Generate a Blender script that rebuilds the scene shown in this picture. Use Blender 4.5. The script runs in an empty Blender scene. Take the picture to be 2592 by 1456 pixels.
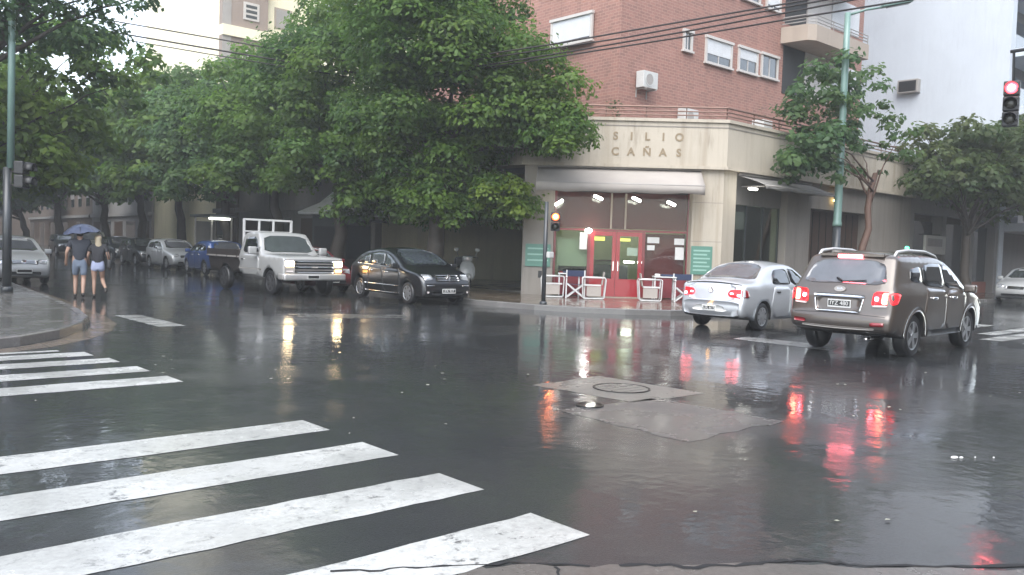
import bpy, bmesh, math, random
import numpy as np
from mathutils import Vector, Matrix
from mathutils.geometry import delaunay_2d_cdt

random.seed(7)
rng = np.random.default_rng(11)
R = math.radians
scene = bpy.context.scene
COL = scene.collection

# ------------------------------------------------------------------ camera
cam_data = bpy.data.cameras.new("camera")
cam = bpy.data.objects.new("camera", cam_data)
COL.objects.link(cam)
cam_data.sensor_width = 36.0
cam_data.lens = 36.0 * 2150.0 / 2592.0
cam_data.clip_start = 0.05
cam_data.clip_end = 3000.0
HEAD = R(48.0)                       # the camera looks 48 degrees off street B's normal
fwd = Vector((math.cos(HEAD), math.sin(HEAD), 0.0))
pitch, roll = math.atan(102.0 / 2150.0), R(1.9)
look = Vector((fwd.x * math.cos(pitch), fwd.y * math.cos(pitch), -math.sin(pitch)))
rot = look.to_track_quat('-Z', 'Y').to_matrix().to_4x4()
cam.matrix_world = Matrix.Translation((0, 0, 1.65)) @ rot @ Matrix.Rotation(roll, 4, 'Z')
scene.camera = cam

# ------------------------------------------------------------------ overcast sky
world = bpy.data.worlds.new("World")
scene.world = world
world.use_nodes = True
wn, wl = world.node_tree.nodes, world.node_tree.links
wn.clear()
sky = wn.new("ShaderNodeTexSky")
sky.sky_type = 'NISHITA'
sky.sun_disc = False
sky.sun_elevation = R(52)
sky.sun_rotation = R(235)
sky.air_density = 1.0
sky.dust_density = 0.6
hsv = wn.new("ShaderNodeHueSaturation")
hsv.inputs['Saturation'].default_value = 0.48
bg = wn.new("ShaderNodeBackground")
bg.inputs['Strength'].default_value = 0.15
wo = wn.new("ShaderNodeOutputWorld")
wl.new(sky.outputs[0], hsv.inputs['Color'])
wl.new(hsv.outputs[0], bg.inputs['Color'])
wl.new(bg.outputs[0], wo.inputs['Surface'])

sun_d = bpy.data.lights.new("sun", 'SUN')
sun_d.energy = 1.5
sun_d.angle = R(60)
sun_d.color = (1.0, 0.97, 0.92)
sun = bpy.data.objects.new("sun", sun_d)
COL.objects.link(sun)
# same direction as the sky's sun
az, el = R(235), R(52)
sdir = Vector((math.sin(az) * math.cos(el), math.cos(az) * math.cos(el), math.sin(el)))
sun.rotation_euler = (-sdir).to_track_quat('-Z', 'Y').to_euler()

vs = scene.view_settings
vs.view_transform = 'Standard'
vs.look = 'None'
vs.gamma = 1.0
vs.exposure = 1.86
scene.render.engine = 'CYCLES'
scene.cycles.use_denoising = True
scene.cycles.max_bounces = 8
scene.cycles.transparent_max_bounces = 12
scene.cycles.sample_clamp_indirect = 4.0
scene.cycles.caustics_reflective = False
scene.cycles.caustics_refractive = False

# ------------------------------------------------------------------ materials
def new_mat(name):
    m = bpy.data.materials.new(name)
    m.use_nodes = True
    nt = m.node_tree
    return m, nt, nt.nodes['Principled BSDF']

def ramp(nt, src, stops):
    r = nt.nodes.new("ShaderNodeValToRGB")
    els = r.color_ramp.elements
    while len(els) < len(stops):
        els.new(0.5)
    for e, (p, c) in zip(els, stops):
        e.position = p
        e.color = (c, c, c, 1) if not isinstance(c, tuple) else (*c, 1)
    nt.links.new(src, r.inputs[0])
    return r

def noise(nt, scale, detail=4, rough=0.55, vec=None, kind='Object'):
    n = nt.nodes.new("ShaderNodeTexNoise")
    n.inputs['Scale'].default_value = scale
    n.inputs['Detail'].default_value = detail
    n.inputs['Roughness'].default_value = rough
    if vec is None:
        tc = nt.nodes.new("ShaderNodeTexCoord")
        vec = tc.outputs[kind]
    nt.links.new(vec, n.inputs['Vector'])
    return n

def mixc(nt, fac, a, b, mode='MIX'):
    n = nt.nodes.new("ShaderNodeMix")
    n.data_type = 'RGBA'
    n.blend_type = mode
    for sock, v in ((n.inputs[0], fac), (n.inputs[6], a), (n.inputs[7], b)):
        if isinstance(v, bpy.types.NodeSocket):
            nt.links.new(v, sock)
        elif isinstance(v, tuple):
            sock.default_value = (*v, 1)
        else:
            sock.default_value = v
    return n.outputs[2]

def bump(nt, src, strength, dist, prev=None):
    b = nt.nodes.new("ShaderNodeBump")
    b.inputs['Strength'].default_value = strength
    b.inputs['Distance'].default_value = dist
    nt.links.new(src, b.inputs['Height'])
    if prev is not None:
        nt.links.new(prev, b.inputs['Normal'])
    return b.outputs[0]

def plain(name, col, rough=0.5, metal=0.0, coat=0.0, var=0.12, scale=3.0, emit=None, estr=0.0):
    """a plain surface with gentle uneven wear"""
    m, nt, p = new_mat(name)
    n = noise(nt, scale, 5)
    c = mixc(nt, n.outputs[0], tuple(x * (1 - var) for x in col), tuple(min(1, x * (1 + var)) for x in col))
    nt.links.new(c, p.inputs['Base Color'])
    p.inputs['Roughness'].default_value = rough
    p.inputs['Metallic'].default_value = metal
    p.inputs['Coat Weight'].default_value = coat
    p.inputs['Coat Roughness'].default_value = 0.04
    if emit:
        p.inputs['Emission Color'].default_value = (*emit, 1)
        p.inputs['Emission Strength'].default_value = estr
    return m

def paint(name, col, metal=0.5, rough=0.32, grime=(0.05, 0.045, 0.04)):
    m, nt, p = new_mat(name)
    n = noise(nt, 2.2, 6)
    c = mixc(nt, n.outputs[0], tuple(x * 0.88 for x in col), tuple(min(1, x * 1.08) for x in col))
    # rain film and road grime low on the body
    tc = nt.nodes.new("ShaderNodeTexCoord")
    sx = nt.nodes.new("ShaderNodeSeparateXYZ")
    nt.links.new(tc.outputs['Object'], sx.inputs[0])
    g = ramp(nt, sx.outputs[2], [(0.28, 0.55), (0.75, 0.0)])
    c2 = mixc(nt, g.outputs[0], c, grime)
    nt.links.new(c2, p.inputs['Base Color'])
    p.inputs['Metallic'].default_value = metal
    p.inputs['Roughness'].default_value = rough
    p.inputs['Coat Weight'].default_value = 1.0
    d = noise(nt, 60, 2)
    cr = ramp(nt, d.outputs[0], [(0.35, 0.03), (0.75, 0.16)])
    nt.links.new(cr.outputs[0], p.inputs['Coat Roughness'])
    return m

def emitter(name, col, strength, base=(0.5, 0.5, 0.5)):
    m, nt, p = new_mat(name)
    p.inputs['Base Color'].default_value = (*base, 1)
    p.inputs['Emission Color'].default_value = (*col, 1)
    p.inputs['Emission Strength'].default_value = strength
    p.inputs['Roughness'].default_value = 0.15
    return m

def glass_thin(name, tint=(0.9, 0.95, 0.92), refl=1.0):
    m = bpy.data.materials.new(name)
    m.use_nodes = True
    nt = m.node_tree
    nt.nodes.clear()
    o = nt.nodes.new("ShaderNodeOutputMaterial")
    mix = nt.nodes.new("ShaderNodeMixShader")
    t = nt.nodes.new("ShaderNodeBsdfTransparent")
    t.inputs[0].default_value = (*tint, 1)
    g = nt.nodes.new("ShaderNodeBsdfGlossy")
    g.inputs['Roughness'].default_value = 0.02
    f = nt.nodes.new("ShaderNodeFresnel")
    f.inputs[0].default_value = 1.5
    mm = nt.nodes.new("ShaderNodeMath")
    mm.operation = 'MULTIPLY_ADD'
    mm.inputs[1].default_value = refl
    mm.inputs[2].default_value = 0.0
    nt.links.new(f.outputs[0], mm.inputs[0])
    nt.links.new(mm.outputs[0], mix.inputs[0])
    nt.links.new(t.outputs[0], mix.inputs[1])
    nt.links.new(g.outputs[0], mix.inputs[2])
    nt.links.new(mix.outputs[0], o.inputs[0])
    return m

def wet_asphalt():
    m, nt, p = new_mat("wet_asphalt")
    big = noise(nt, 0.22, 5, 0.6)
    mid = noise(nt, 1.6, 6, 0.65)
    fine = noise(nt, 55, 4, 0.7)
    c = mixc(nt, mid.outputs[0], (0.011, 0.013, 0.015), (0.032, 0.035, 0.038))
    c = mixc(nt, ramp(nt, big.outputs[0], [(0.42, 0.0), (0.66, 0.7)]).outputs[0], c, (0.040, 0.040, 0.039))
    fl = ramp(nt, fine.outputs[0], [(0.35, 0.55), (0.7, 1.25)])
    c = mixc(nt, 1.0, c, fl.outputs[0], 'MULTIPLY')
    nt.links.new(c, p.inputs['Base Color'])
    p.inputs['Roughness'].default_value = 0.55
    p.inputs['Specular IOR Level'].default_value = 0.3
    p.inputs['Coat Weight'].default_value = 1.0
    p.inputs['Coat IOR'].default_value = 1.33
    wetn = noise(nt, 0.32, 7, 0.66)
    wet = ramp(nt, wetn.outputs[0], [(0.40, 0.006), (0.52, 0.03), (0.62, 0.16), (0.78, 0.28)])
    nt.links.new(wet.outputs[0], p.inputs['Coat Roughness'])
    # slow ripples in the puddles; stone grain breaking through where the film is thin
    rip0 = noise(nt, 2.2, 2, 0.5)
    rip = noise(nt, 8.0, 3, 0.5)
    grain = noise(nt, 85.0, 3, 0.7)
    amt = ramp(nt, wetn.outputs[0], [(0.45, 0.0), (0.60, 0.45)])
    add0 = nt.nodes.new("ShaderNodeMath"); add0.operation = 'MULTIPLY_ADD'
    nt.links.new(rip0.outputs[0], add0.inputs[0]); add0.inputs[1].default_value = 1.3
    nt.links.new(rip.outputs[0], add0.inputs[2])
    add = nt.nodes.new("ShaderNodeMath"); add.operation = 'MULTIPLY_ADD'
    nt.links.new(grain.outputs[0], add.inputs[0])
    nt.links.new(amt.outputs[0], add.inputs[1])
    nt.links.new(add0.outputs[0], add.inputs[2])
    cn = bump(nt, add.outputs[0], 0.21, 0.012)
    nt.links.new(cn, p.inputs['Coat Normal'])
    bn = bump(nt, fine.outputs[0], 0.6, 0.01)
    nt.links.new(bn, p.inputs['Normal'])
    return m

def wet_flat(name, col, coat_r=(0.04, 0.25), tiles=None, worn=None):
    """wet paving / concrete / road paint"""
    m, nt, p = new_mat(name)
    n1 = noise(nt, 1.3, 6, 0.65)
    n2 = noise(nt, 24, 5, 0.7)
    c = mixc(nt, n1.outputs[0], tuple(x * 0.7 for x in col), tuple(x * 1.2 for x in col))
    fl = ramp(nt, n2.outputs[0], [(0.3, 0.75), (0.7, 1.15)])
    c = mixc(nt, 1.0, c, fl.outputs[0], 'MULTIPLY')
    if tiles:
        tc = nt.nodes.new("ShaderNodeTexCoord")
        br = nt.nodes.new("ShaderNodeTexBrick")
        br.offset = 0.0
        br.inputs['Scale'].default_value = 1.0
        br.inputs['Brick Width'].default_value = tiles
        br.inputs['Row Height'].default_value = tiles
        br.inputs['Mortar Size'].default_value = 0.012
        br.inputs['Color1'].default_value = (1, 1, 1, 1)
        br.inputs['Color2'].default_value = (0.78, 0.78, 0.78, 1)
        br.inputs['Mortar'].default_value = (0.45, 0.45, 0.45, 1)
        nt.links.new(tc.outputs['Object'], br.inputs['Vector'])
        c = mixc(nt, 1.0, c, br.outputs[0], 'MULTIPLY')
    if worn:
        w = noise(nt, 9.0, 8, 0.78)
        spots = noise(nt, 3.3, 3, 0.5)
        wr = ramp(nt, w.outputs[0], [(0.535, 0.0), (0.60, 1.0)])
        sp = ramp(nt, spots.outputs[0], [(0.45, 0.25), (0.62, 1.0)])
        mul = nt.nodes.new("ShaderNodeMath"); mul.operation = 'MULTIPLY'
        nt.links.new(wr.outputs[0], mul.inputs[0]); nt.links.new(sp.outputs[0], mul.inputs[1])
        c = mixc(nt, mul.outputs[0], c, worn)
        film = noise(nt, 0.9, 4, 0.6)
        fr_ = ramp(nt, film.outputs[0], [(0.38, 0.0), (0.68, 0.7)])
        c = mixc(nt, fr_.outputs[0], c, tuple(x * 0.55 for x in col))
    nt.links.new(c, p.inputs['Base Color'])
    p.inputs['Roughness'].default_value = 0.5
    p.inputs['Coat Weight'].default_value = 1.0
    p.inputs['Coat IOR'].default_value = 1.33
    cr = ramp(nt, n1.outputs[0], [(0.38, coat_r[0]), (0.62, coat_r[1])])
    nt.links.new(cr.outputs[0], p.inputs['Coat Roughness'])
    rip = noise(nt, 12.0, 4, 0.6)
    nt.links.new(bump(nt, rip.outputs[0], 0.25, 0.008), p.inputs['Coat Normal'])
    nt.links.new(bump(nt, n2.outputs[0], 0.4, 0.006), p.inputs['Normal'])
    return m

def wall_mat(name, col, brick=None, streak=0.25, streak_col=None, rough=0.85):
    """rendered or brick wall with rain streaks running down it"""
    m, nt, p = new_mat(name)
    tc = nt.nodes.new("ShaderNodeTexCoord")
    n1 = noise(nt, 0.5, 6, 0.6)
    c = mixc(nt, n1.outputs[0], tuple(x * 0.85 for x in col), tuple(min(1, x * 1.1) for x in col))
    if brick:
        sx = nt.nodes.new("ShaderNodeSeparateXYZ")
        nt.links.new(tc.outputs['Object'], sx.inputs[0])
        ad = nt.nodes.new("ShaderNodeMath"); ad.operation = 'ADD'
        nt.links.new(sx.outputs[0], ad.inputs[0]); nt.links.new(sx.outputs[1], ad.inputs[1])
        cx = nt.nodes.new("ShaderNodeCombineXYZ")
        nt.links.new(ad.outputs[0], cx.inputs[0]); nt.links.new(sx.outputs[2], cx.inputs[1])
        br = nt.nodes.new("ShaderNodeTexBrick")
        br.inputs['Scale'].default_value = 1.0
        br.inputs['Brick Width'].default_value = brick[0]
        br.inputs['Row Height'].default_value = brick[1]
        br.inputs['Mortar Size'].default_value = 0.010
        br.inputs['Color1'].default_value = (1.08, 1.0, 0.98, 1)
        br.inputs['Color2'].default_value = (0.80, 0.78, 0.78, 1)
        br.inputs['Mortar'].default_value = (1.25, 1.4, 1.45, 1)
        nt.links.new(cx.outputs[0], br.inputs['Vector'])
        c = mixc(nt, 1.0, c, br.outputs[0], 'MULTIPLY')
        nt.links.new(bump(nt, br.outputs[1], -0.5, 0.01), p.inputs['Normal'])
    mp = nt.nodes.new("ShaderNodeMapping")
    mp.inputs['Scale'].default_value = (1.6, 1.6, 0.07)
    nt.links.new(tc.outputs['Object'], mp.inputs['Vector'])
    st = noise(nt, 1.6, 5, 0.62, vec=mp.outputs[0])
    sr = ramp(nt, st.outputs[0], [(0.48, 0.0), (0.72, streak)])
    sc = streak_col or tuple(x * 0.55 for x in col)
    c = mixc(nt, sr.outputs[0], c, sc)
    # finer drips and grime
    mp2 = nt.nodes.new("ShaderNodeMapping")
    mp2.inputs['Scale'].default_value = (1.0, 1.0, 0.10)
    nt.links.new(tc.outputs['Object'], mp2.inputs['Vector'])
    st2 = noise(nt, 7.0, 6, 0.7, vec=mp2.outputs[0])
    patchy = noise(nt, 0.7, 3, 0.5)
    s2 = ramp(nt, st2.outputs[0], [(0.50, 0.0), (0.70, streak * 0.9)])
    p2 = ramp(nt, patchy.outputs[0], [(0.42, 0.0), (0.62, 1.0)])
    mu = nt.nodes.new("ShaderNodeMath"); mu.operation = 'MULTIPLY'
    nt.links.new(s2.outputs[0], mu.inputs[0]); nt.links.new(p2.outputs[0], mu.inputs[1])
    c = mixc(nt, mu.outputs[0], c, tuple(x * 0.7 for x in sc))
    nt.links.new(c, p.inputs['Base Color'])
    p.inputs['Roughness'].default_value = rough
    return m

def leaf_mat(name, dark, light, yellow):
    m = bpy.data.materials.new(name)
    m.use_nodes = True
    nt = m.node_tree
    p = nt.nodes['Principled BSDF']
    out = nt.nodes['Material Output']
    at = nt.nodes.new("ShaderNodeAttribute")
    at.attribute_name = "tint"
    sx = nt.nodes.new("ShaderNodeSeparateColor")
    nt.links.new(at.outputs['Color'], sx.inputs[0])
    c = mixc(nt, sx.outputs[0], dark, light)
    c = mixc(nt, sx.outputs[1], c, yellow)
    nt.links.new(c, p.inputs['Base Color'])
    p.inputs['Roughness'].default_value = 0.42
    p.inputs['Specular IOR Level'].default_value = 0.35
    tr = nt.nodes.new("ShaderNodeBsdfTranslucent")
    nt.links.new(c, tr.inputs[0])
    mx = nt.nodes.new("ShaderNodeMixShader")
    mx.inputs[0].default_value = 0.6
    nt.links.new(p.outputs[0], mx.inputs[1])
    nt.links.new(tr.outputs[0], mx.inputs[2])
    nt.links.new(mx.outputs[0], out.inputs[0])
    return m

M = {}
M['asphalt'] = wet_asphalt()
M['stripe'] = wet_flat("worn_white_road_paint", (0.474, 0.4779, 0.4582), (0.10, 0.4), worn=(0.09, 0.09, 0.09))
M['stripe_old'] = wet_flat("faded_road_paint", (0.30, 0.30, 0.29), (0.06, 0.3), worn=(0.05, 0.05, 0.05))
M['tile'] = wet_flat("wet_paving_tiles", (0.13, 0.125, 0.115), (0.05, 0.26), tiles=0.4)
M['tile_b'] = wet_flat("wet_brown_paving", (0.14, 0.105, 0.075), (0.05, 0.22), tiles=0.4)
M['kerb'] = wet_flat("granite_kerb", (0.14, 0.135, 0.13), (0.08, 0.3))
M['kerb_pale'] = wet_flat("painted_kerb_edge", (0.30, 0.28, 0.22), (0.08, 0.3))
M['concrete'] = wet_flat("wet_concrete_patch", (0.135, 0.13, 0.118), (0.22, 0.42))
M['concrete2'] = wet_flat("wet_grey_patch", (0.068, 0.068, 0.067), (0.18, 0.38))
M['gutter'] = wet_flat("cracked_gutter", (0.095, 0.088, 0.080), (0.12, 0.35))
M['iron'] = plain("wet_iron", (0.03, 0.03, 0.03), 0.35, 0.6, 0.6)
M['cream'] = wall_mat("cream_render", (0.4345, 0.3871, 0.316), streak=0.6, streak_col=(0.24, 0.19, 0.13))
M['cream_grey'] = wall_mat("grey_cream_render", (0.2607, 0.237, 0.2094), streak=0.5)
M['brick'] = wall_mat("red_brick", (0.298, 0.160, 0.126), brick=(0.27, 0.105), streak=0.3)
M['whitewall'] = wall_mat("white_party_wall", (0.5293, 0.5688, 0.6162), streak=0.3, streak_col=(0.44, 0.47, 0.52))
M['yellowwall'] = wall_mat("pale_yellow_render", (0.80, 0.74, 0.54), streak=0.2)
M['brownwall'] = wall_mat("brown_render", (0.1185, 0.0909, 0.0711), streak=0.2)
M['greywall'] = wall_mat("grey_render", (0.22, 0.21, 0.20), streak=0.3)
M['redwall'] = wall_mat("dull_red_render", (0.26, 0.10, 0.07), streak=0.3)
M['balcony'] = wall_mat("beige_balcony", (0.3634, 0.3002, 0.2449), streak=0.25)
M['darkgap'] = plain("dark_gap_and_shade", (0.02, 0.02, 0.02), 0.7)  # near-black for grooves, and for recess shade put into the colour
M['garage'] = plain("brown_garage_door", (0.0592, 0.0355, 0.0237), 0.6)
M['shutter'] = plain("white_roller_shutter", (0.5688, 0.5767, 0.5846), 0.55)
M['winframe'] = plain("white_window_frame", (0.4898, 0.4582, 0.4266), 0.5)
M['winglass'] = plain("dark_window_glass", (0.035, 0.042, 0.05), 0.05, 0.0, 1.0)
M['red'] = plain("red_painted_door", (0.27, 0.006, 0.013), 0.32, 0, 0.6)
M['redfrm'] = plain("red_window_frame", (0.1501, 0.0063, 0.0103), 0.35, 0, 0.5)
M['redroom'] = plain("dark_red_backing", (0.17, 0.022, 0.030), 0.5)
M['greenroom'] = plain("pale_green_room", (0.3318, 0.3634, 0.2686), 0.7)
M['shopglass'] = glass_thin("shop_glass", (0.86, 0.92, 0.87), 0.4)
M['canvas'] = plain("grey_white_canvas", (0.3318, 0.3002, 0.2726), 0.85, var=0.2, scale=1.2)
M['canvas_dk'] = plain("grey_canvas", (0.22, 0.21, 0.20), 0.85, var=0.25, scale=1.5)
M['rail'] = plain("brown_railing_metal", (0.17, 0.10, 0.075), 0.45, 0.3)
M['teal'] = plain("sea_green_sign", (0.0869, 0.2054, 0.158), 0.4)
M['teal_text'] = plain("pale_green_lettering", (0.2528, 0.4108, 0.3476), 0.5)
M['letter'] = plain("weathered_letter_ghost", (0.2449, 0.1896, 0.1225), 0.85, var=0.35, scale=14)
M['paper'] = plain("white_paper", (0.5925, 0.5846, 0.5688), 0.7)
M['greenpole'] = plain("sea_green_pole_paint", (0.1343, 0.2212, 0.1935), 0.4, 0, 0.4)
M['darkpole'] = plain("dark_grey_pole_paint", (0.028, 0.032, 0.036), 0.45, 0, 0.3)
M['black'] = plain("black_plastic", (0.015, 0.015, 0.016), 0.45)
M['rubber'] = plain("wet_tyre_rubber", (0.012, 0.012, 0.013), 0.45, 0, 0.25)
M['under'] = plain("dark_underbody", (0.010, 0.010, 0.011), 0.8)
M['alloy'] = plain("alloy_rim", (0.50, 0.51, 0.53), 0.3, 0.9)
M['steelrim'] = plain("grey_steel_rim", (0.09, 0.09, 0.095), 0.45, 0.6)
M['chrome'] = plain("chrome", (0.80, 0.80, 0.81), 0.12, 1.0, var=0.04)
M['glasscar'] = plain("tinted_car_glass", (0.012, 0.014, 0.016), 0.04, 0, 1.0)
M['glassrear'] = plain("wet_glass_sky_grey", (0.10, 0.105, 0.115), 0.18, 0, 1.0, var=0.3, scale=5)  # paler base colour: the grey sky reflection is put into the glass
M['glasswind'] = plain("wet_windscreen", (0.05, 0.058, 0.060), 0.1, 0, 1.0, var=0.3, scale=4)
M['headlamp_off'] = plain("clear_headlamp", (0.62, 0.64, 0.67), 0.1, 0.5, 1.0)
M['headlamp_on'] = emitter("lit_headlamp", (1.0, 0.74, 0.40), 8.0)
M['marker_on'] = emitter("lit_amber_lamp", (1.0, 0.45, 0.08), 4.0)
M['tail_dim'] = emitter("red_tail_lens", (1.0, 0.02, 0.03), 0.6, (0.4, 0.01, 0.01))
M['tail_on'] = emitter("lit_brake_lamp", (1.0, 0.15, 0.09), 5.5, (0.5, 0.05, 0.02))
M['tail_pink'] = emitter("lit_high_brake_lamp", (1.0, 0.16, 0.20), 7.5, (0.5, 0.05, 0.05))
M['tail_off'] = plain("red_reflector", (0.22, 0.012, 0.016), 0.15, 0, 1.0)
M['lens_white'] = plain("clear_lens", (0.55, 0.50, 0.48), 0.15, 0, 1.0)
M['signal_red'] = emitter("lit_red_signal", (1.0, 0.035, 0.05), 3.0)
M['signal_orange'] = emitter("lit_orange_signal", (1.0, 0.10, 0.02), 3.0)
M['core_red'] = emitter("red_signal_bulb", (1.0, 0.16, 0.18), 24.0)
M['core_orange'] = emitter("orange_signal_bulb", (1.0, 0.26, 0.08), 22.0)
M['bay'] = wall_mat("taupe_bay_panels", (0.27, 0.215, 0.18), streak=0.3)
M['signal_off'] = plain("unlit_signal_lens", (0.03, 0.03, 0.02), 0.2)
M['tube_white'] = emitter("fluorescent_lamp", (1.0, 0.98, 0.88), 9.0)
M['globe_white'] = emitter("globe_lamp", (1.0, 0.98, 0.92), 12.0)
M['tube_soft'] = emitter("dim_strip_lamp", (0.95, 1.0, 0.9), 2.5)
M['tube_green'] = emitter("greenish_tube", (0.85, 1.0, 0.45), 6.0)
M['room_lamp'] = emitter("ceiling_room_lamp", (1.0, 0.96, 0.72), 6.0)
M['yellow_lit'] = emitter("lit_yellow_board", (1.0, 0.85, 0.10), 0.6)
M['led_green'] = emitter("green_led_sign", (0.1, 1.0, 0.55), 1.6)
M['amber_small'] = emitter("small_amber_lamp", (1.0, 0.70, 0.22), 4.0)
M['plate_white'] = plain("plate_white", (0.60, 0.60, 0.58), 0.4)
M['plate_black'] = plain("plate_black", (0.02, 0.02, 0.02), 0.4)
M['whitepaint'] = plain("white_furniture_paint", (0.5214, 0.5214, 0.5135), 0.4)
M['navy'] = plain("navy_cloth", (0.02, 0.03, 0.07), 0.8)
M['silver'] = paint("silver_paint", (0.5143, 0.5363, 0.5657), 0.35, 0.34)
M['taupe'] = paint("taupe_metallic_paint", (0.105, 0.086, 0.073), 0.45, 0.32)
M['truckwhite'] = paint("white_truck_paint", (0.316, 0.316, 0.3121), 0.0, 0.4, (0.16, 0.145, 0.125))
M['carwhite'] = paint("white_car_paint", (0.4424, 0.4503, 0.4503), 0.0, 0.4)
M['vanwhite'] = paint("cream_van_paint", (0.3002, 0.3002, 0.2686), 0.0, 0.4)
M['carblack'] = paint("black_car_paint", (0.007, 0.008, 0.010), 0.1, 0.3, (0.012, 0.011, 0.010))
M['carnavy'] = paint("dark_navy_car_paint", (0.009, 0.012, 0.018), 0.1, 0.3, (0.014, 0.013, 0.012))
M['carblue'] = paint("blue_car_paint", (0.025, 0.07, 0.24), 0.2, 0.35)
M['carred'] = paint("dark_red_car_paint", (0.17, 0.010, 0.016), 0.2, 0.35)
M['taxiyellow'] = paint("yellow_taxi_roof", (0.75, 0.62, 0.03), 0.0, 0.4)
M['bedbrown'] = plain("weathered_dark_bed_boards", (0.030, 0.024, 0.022), 0.55, var=0.35, scale=6)
M['bedrail'] = plain("grey_bed_rail", (0.30, 0.28, 0.26), 0.5)
M['bark'] = plain("wet_bark", (0.045, 0.036, 0.028), 0.7, var=0.45, scale=7)
M['barkred'] = plain("reddish_wet_bark", (0.10, 0.055, 0.038), 0.7, var=0.35, scale=6)
M['leaf'] = leaf_mat("plane_tree_leaf", (0.046, 0.106, 0.030), (0.118, 0.225, 0.042), (0.172, 0.248, 0.034))
M['leaf_b'] = leaf_mat("dusky_leaf", (0.046, 0.096, 0.046), (0.098, 0.190, 0.070), (0.138, 0.205, 0.052))
M['leaf_o'] = leaf_mat("olive_leaf", (0.056, 0.096, 0.038), (0.105, 0.165, 0.054), (0.135, 0.145, 0.056))
M['skin'] = plain("skin", (0.2844, 0.1778, 0.1304), 0.55)
M['shirt'] = plain("charcoal_shirt", (0.020, 0.023, 0.032), 0.85)
M['denim'] = plain("grey_blue_denim", (0.12, 0.15, 0.20), 0.85)
M['paleshirt'] = plain("black_top", (0.018, 0.018, 0.022), 0.85)
M['paleshorts'] = plain("pale_blue_shorts", (0.27, 0.30, 0.42), 0.85)
M['hairdark'] = plain("dark_hair", (0.015, 0.012, 0.010), 0.6)
M['hairblond'] = plain("ash_blond_hair", (0.30, 0.25, 0.17), 0.6)
M['shoe'] = plain("dark_shoe", (0.03, 0.025, 0.022), 0.6)
M['umbrella'] = plain("blue_umbrella_cloth", (0.040, 0.052, 0.095), 0.5, 0, 0.3)
M['kioskroof'] = plain("grey_sheet_roof", (0.52, 0.54, 0.54), 0.4, 0.3)
M['kioskwall'] = plain("dark_grey_kiosk_panel", (0.045, 0.05, 0.052), 0.5)
M['bag'] = plain("dark_bag", (0.02, 0.02, 0.022), 0.6)
M['scooter'] = plain("grey_white_scooter_panel", (0.30, 0.31, 0.30), 0.4, 0, 0.5)
M['bluepanel'] = plain("blue_shop_panel", (0.04, 0.10, 0.16), 0.5)
M['cable'] = plain("black_cable", (0.02, 0.014, 0.013), 0.6)
M['acwhite'] = plain("white_ac_casing", (0.4898, 0.4898, 0.474), 0.5)
M['skin_pot'] = plain("terracotta_pot", (0.30, 0.12, 0.07), 0.8)

# ------------------------------------------------------------------ mesh helpers
def empty(name, loc=(0, 0, 0), rz=0.0):
    o = bpy.data.objects.new(name, None)
    COL.objects.link(o)
    o.location = loc
    o.rotation_euler = (0, 0, rz)
    o.empty_display_size = 0.3
    return o

def tag(o, label, cat, group=None, kind=None):
    o['label'] = label
    o['category'] = cat
    if group:
        o['group'] = group
    if kind:
        o['kind'] = kind
    return o

def obj(name, bm, mat, parent=None, smooth=False, mats=None):
    me = bpy.data.meshes.new(name)
    bm.to_mesh(me)
    bm.free()
    for mm in (mats or [mat]):
        me.materials.append(mm)
    if smooth:
        me.polygons.foreach_set('use_smooth', [True] * len(me.polygons))
    o = bpy.data.objects.new(name, me)
    COL.objects.link(o)
    if parent:
        o.parent = parent
    return o

def B():
    return bmesh.new()

def box(bm, x0, x1, y0, y1, z0, z1, m=None):
    vs_ = [bm.verts.new(Vector(c) if m is None else m @ Vector(c)) for c in
           ((x0, y0, z0), (x1, y0, z0), (x1, y1, z0), (x0, y1, z0), (x0, y0, z1), (x1, y0, z1), (x1, y1, z1), (x0, y1, z1))]
    for f in ((0, 3, 2, 1), (4, 5, 6, 7), (0, 1, 5, 4), (1, 2, 6, 5), (2, 3, 7, 6), (3, 0, 4, 7)):
        bm.faces.new([vs_[i] for i in f])
    return bm

def rbox(bm, x0, x1, y0, y1, z0, z1, r=0.02, m=None):
    """box with bevelled edges"""
    t = bmesh.new()
    box(t, x0, x1, y0, y1, z0, z1)
    bmesh.ops.bevel(t, geom=list(t.edges), offset=r, segments=2, profile=0.6, affect='EDGES')
    if m is not None:
        bmesh.ops.transform(t, matrix=m, verts=t.verts)
    me = bpy.data.meshes.new("tmp")
    t.to_mesh(me); t.free()
    bm.from_mesh(me)
    bpy.data.meshes.remove(me)
    return bm

def prism(bm, pts, z0, z1, m=None):
    """vertical prism over an xy polygon (counter-clockwise)"""
    lo = [bm.verts.new(Vector((p[0], p[1], z0)) if m is None else m @ Vector((p[0], p[1], z0))) for p in pts]
    hi = [bm.verts.new(Vector((p[0], p[1], z1)) if m is None else m @ Vector((p[0], p[1], z1))) for p in pts]
    n = len(pts)
    bm.faces.new(list(reversed(lo)))
    bm.faces.new(hi)
    for i in range(n):
        j = (i + 1) % n
        bm.faces.new((lo[i], lo[j], hi[j], hi[i]))
    return bm

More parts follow.
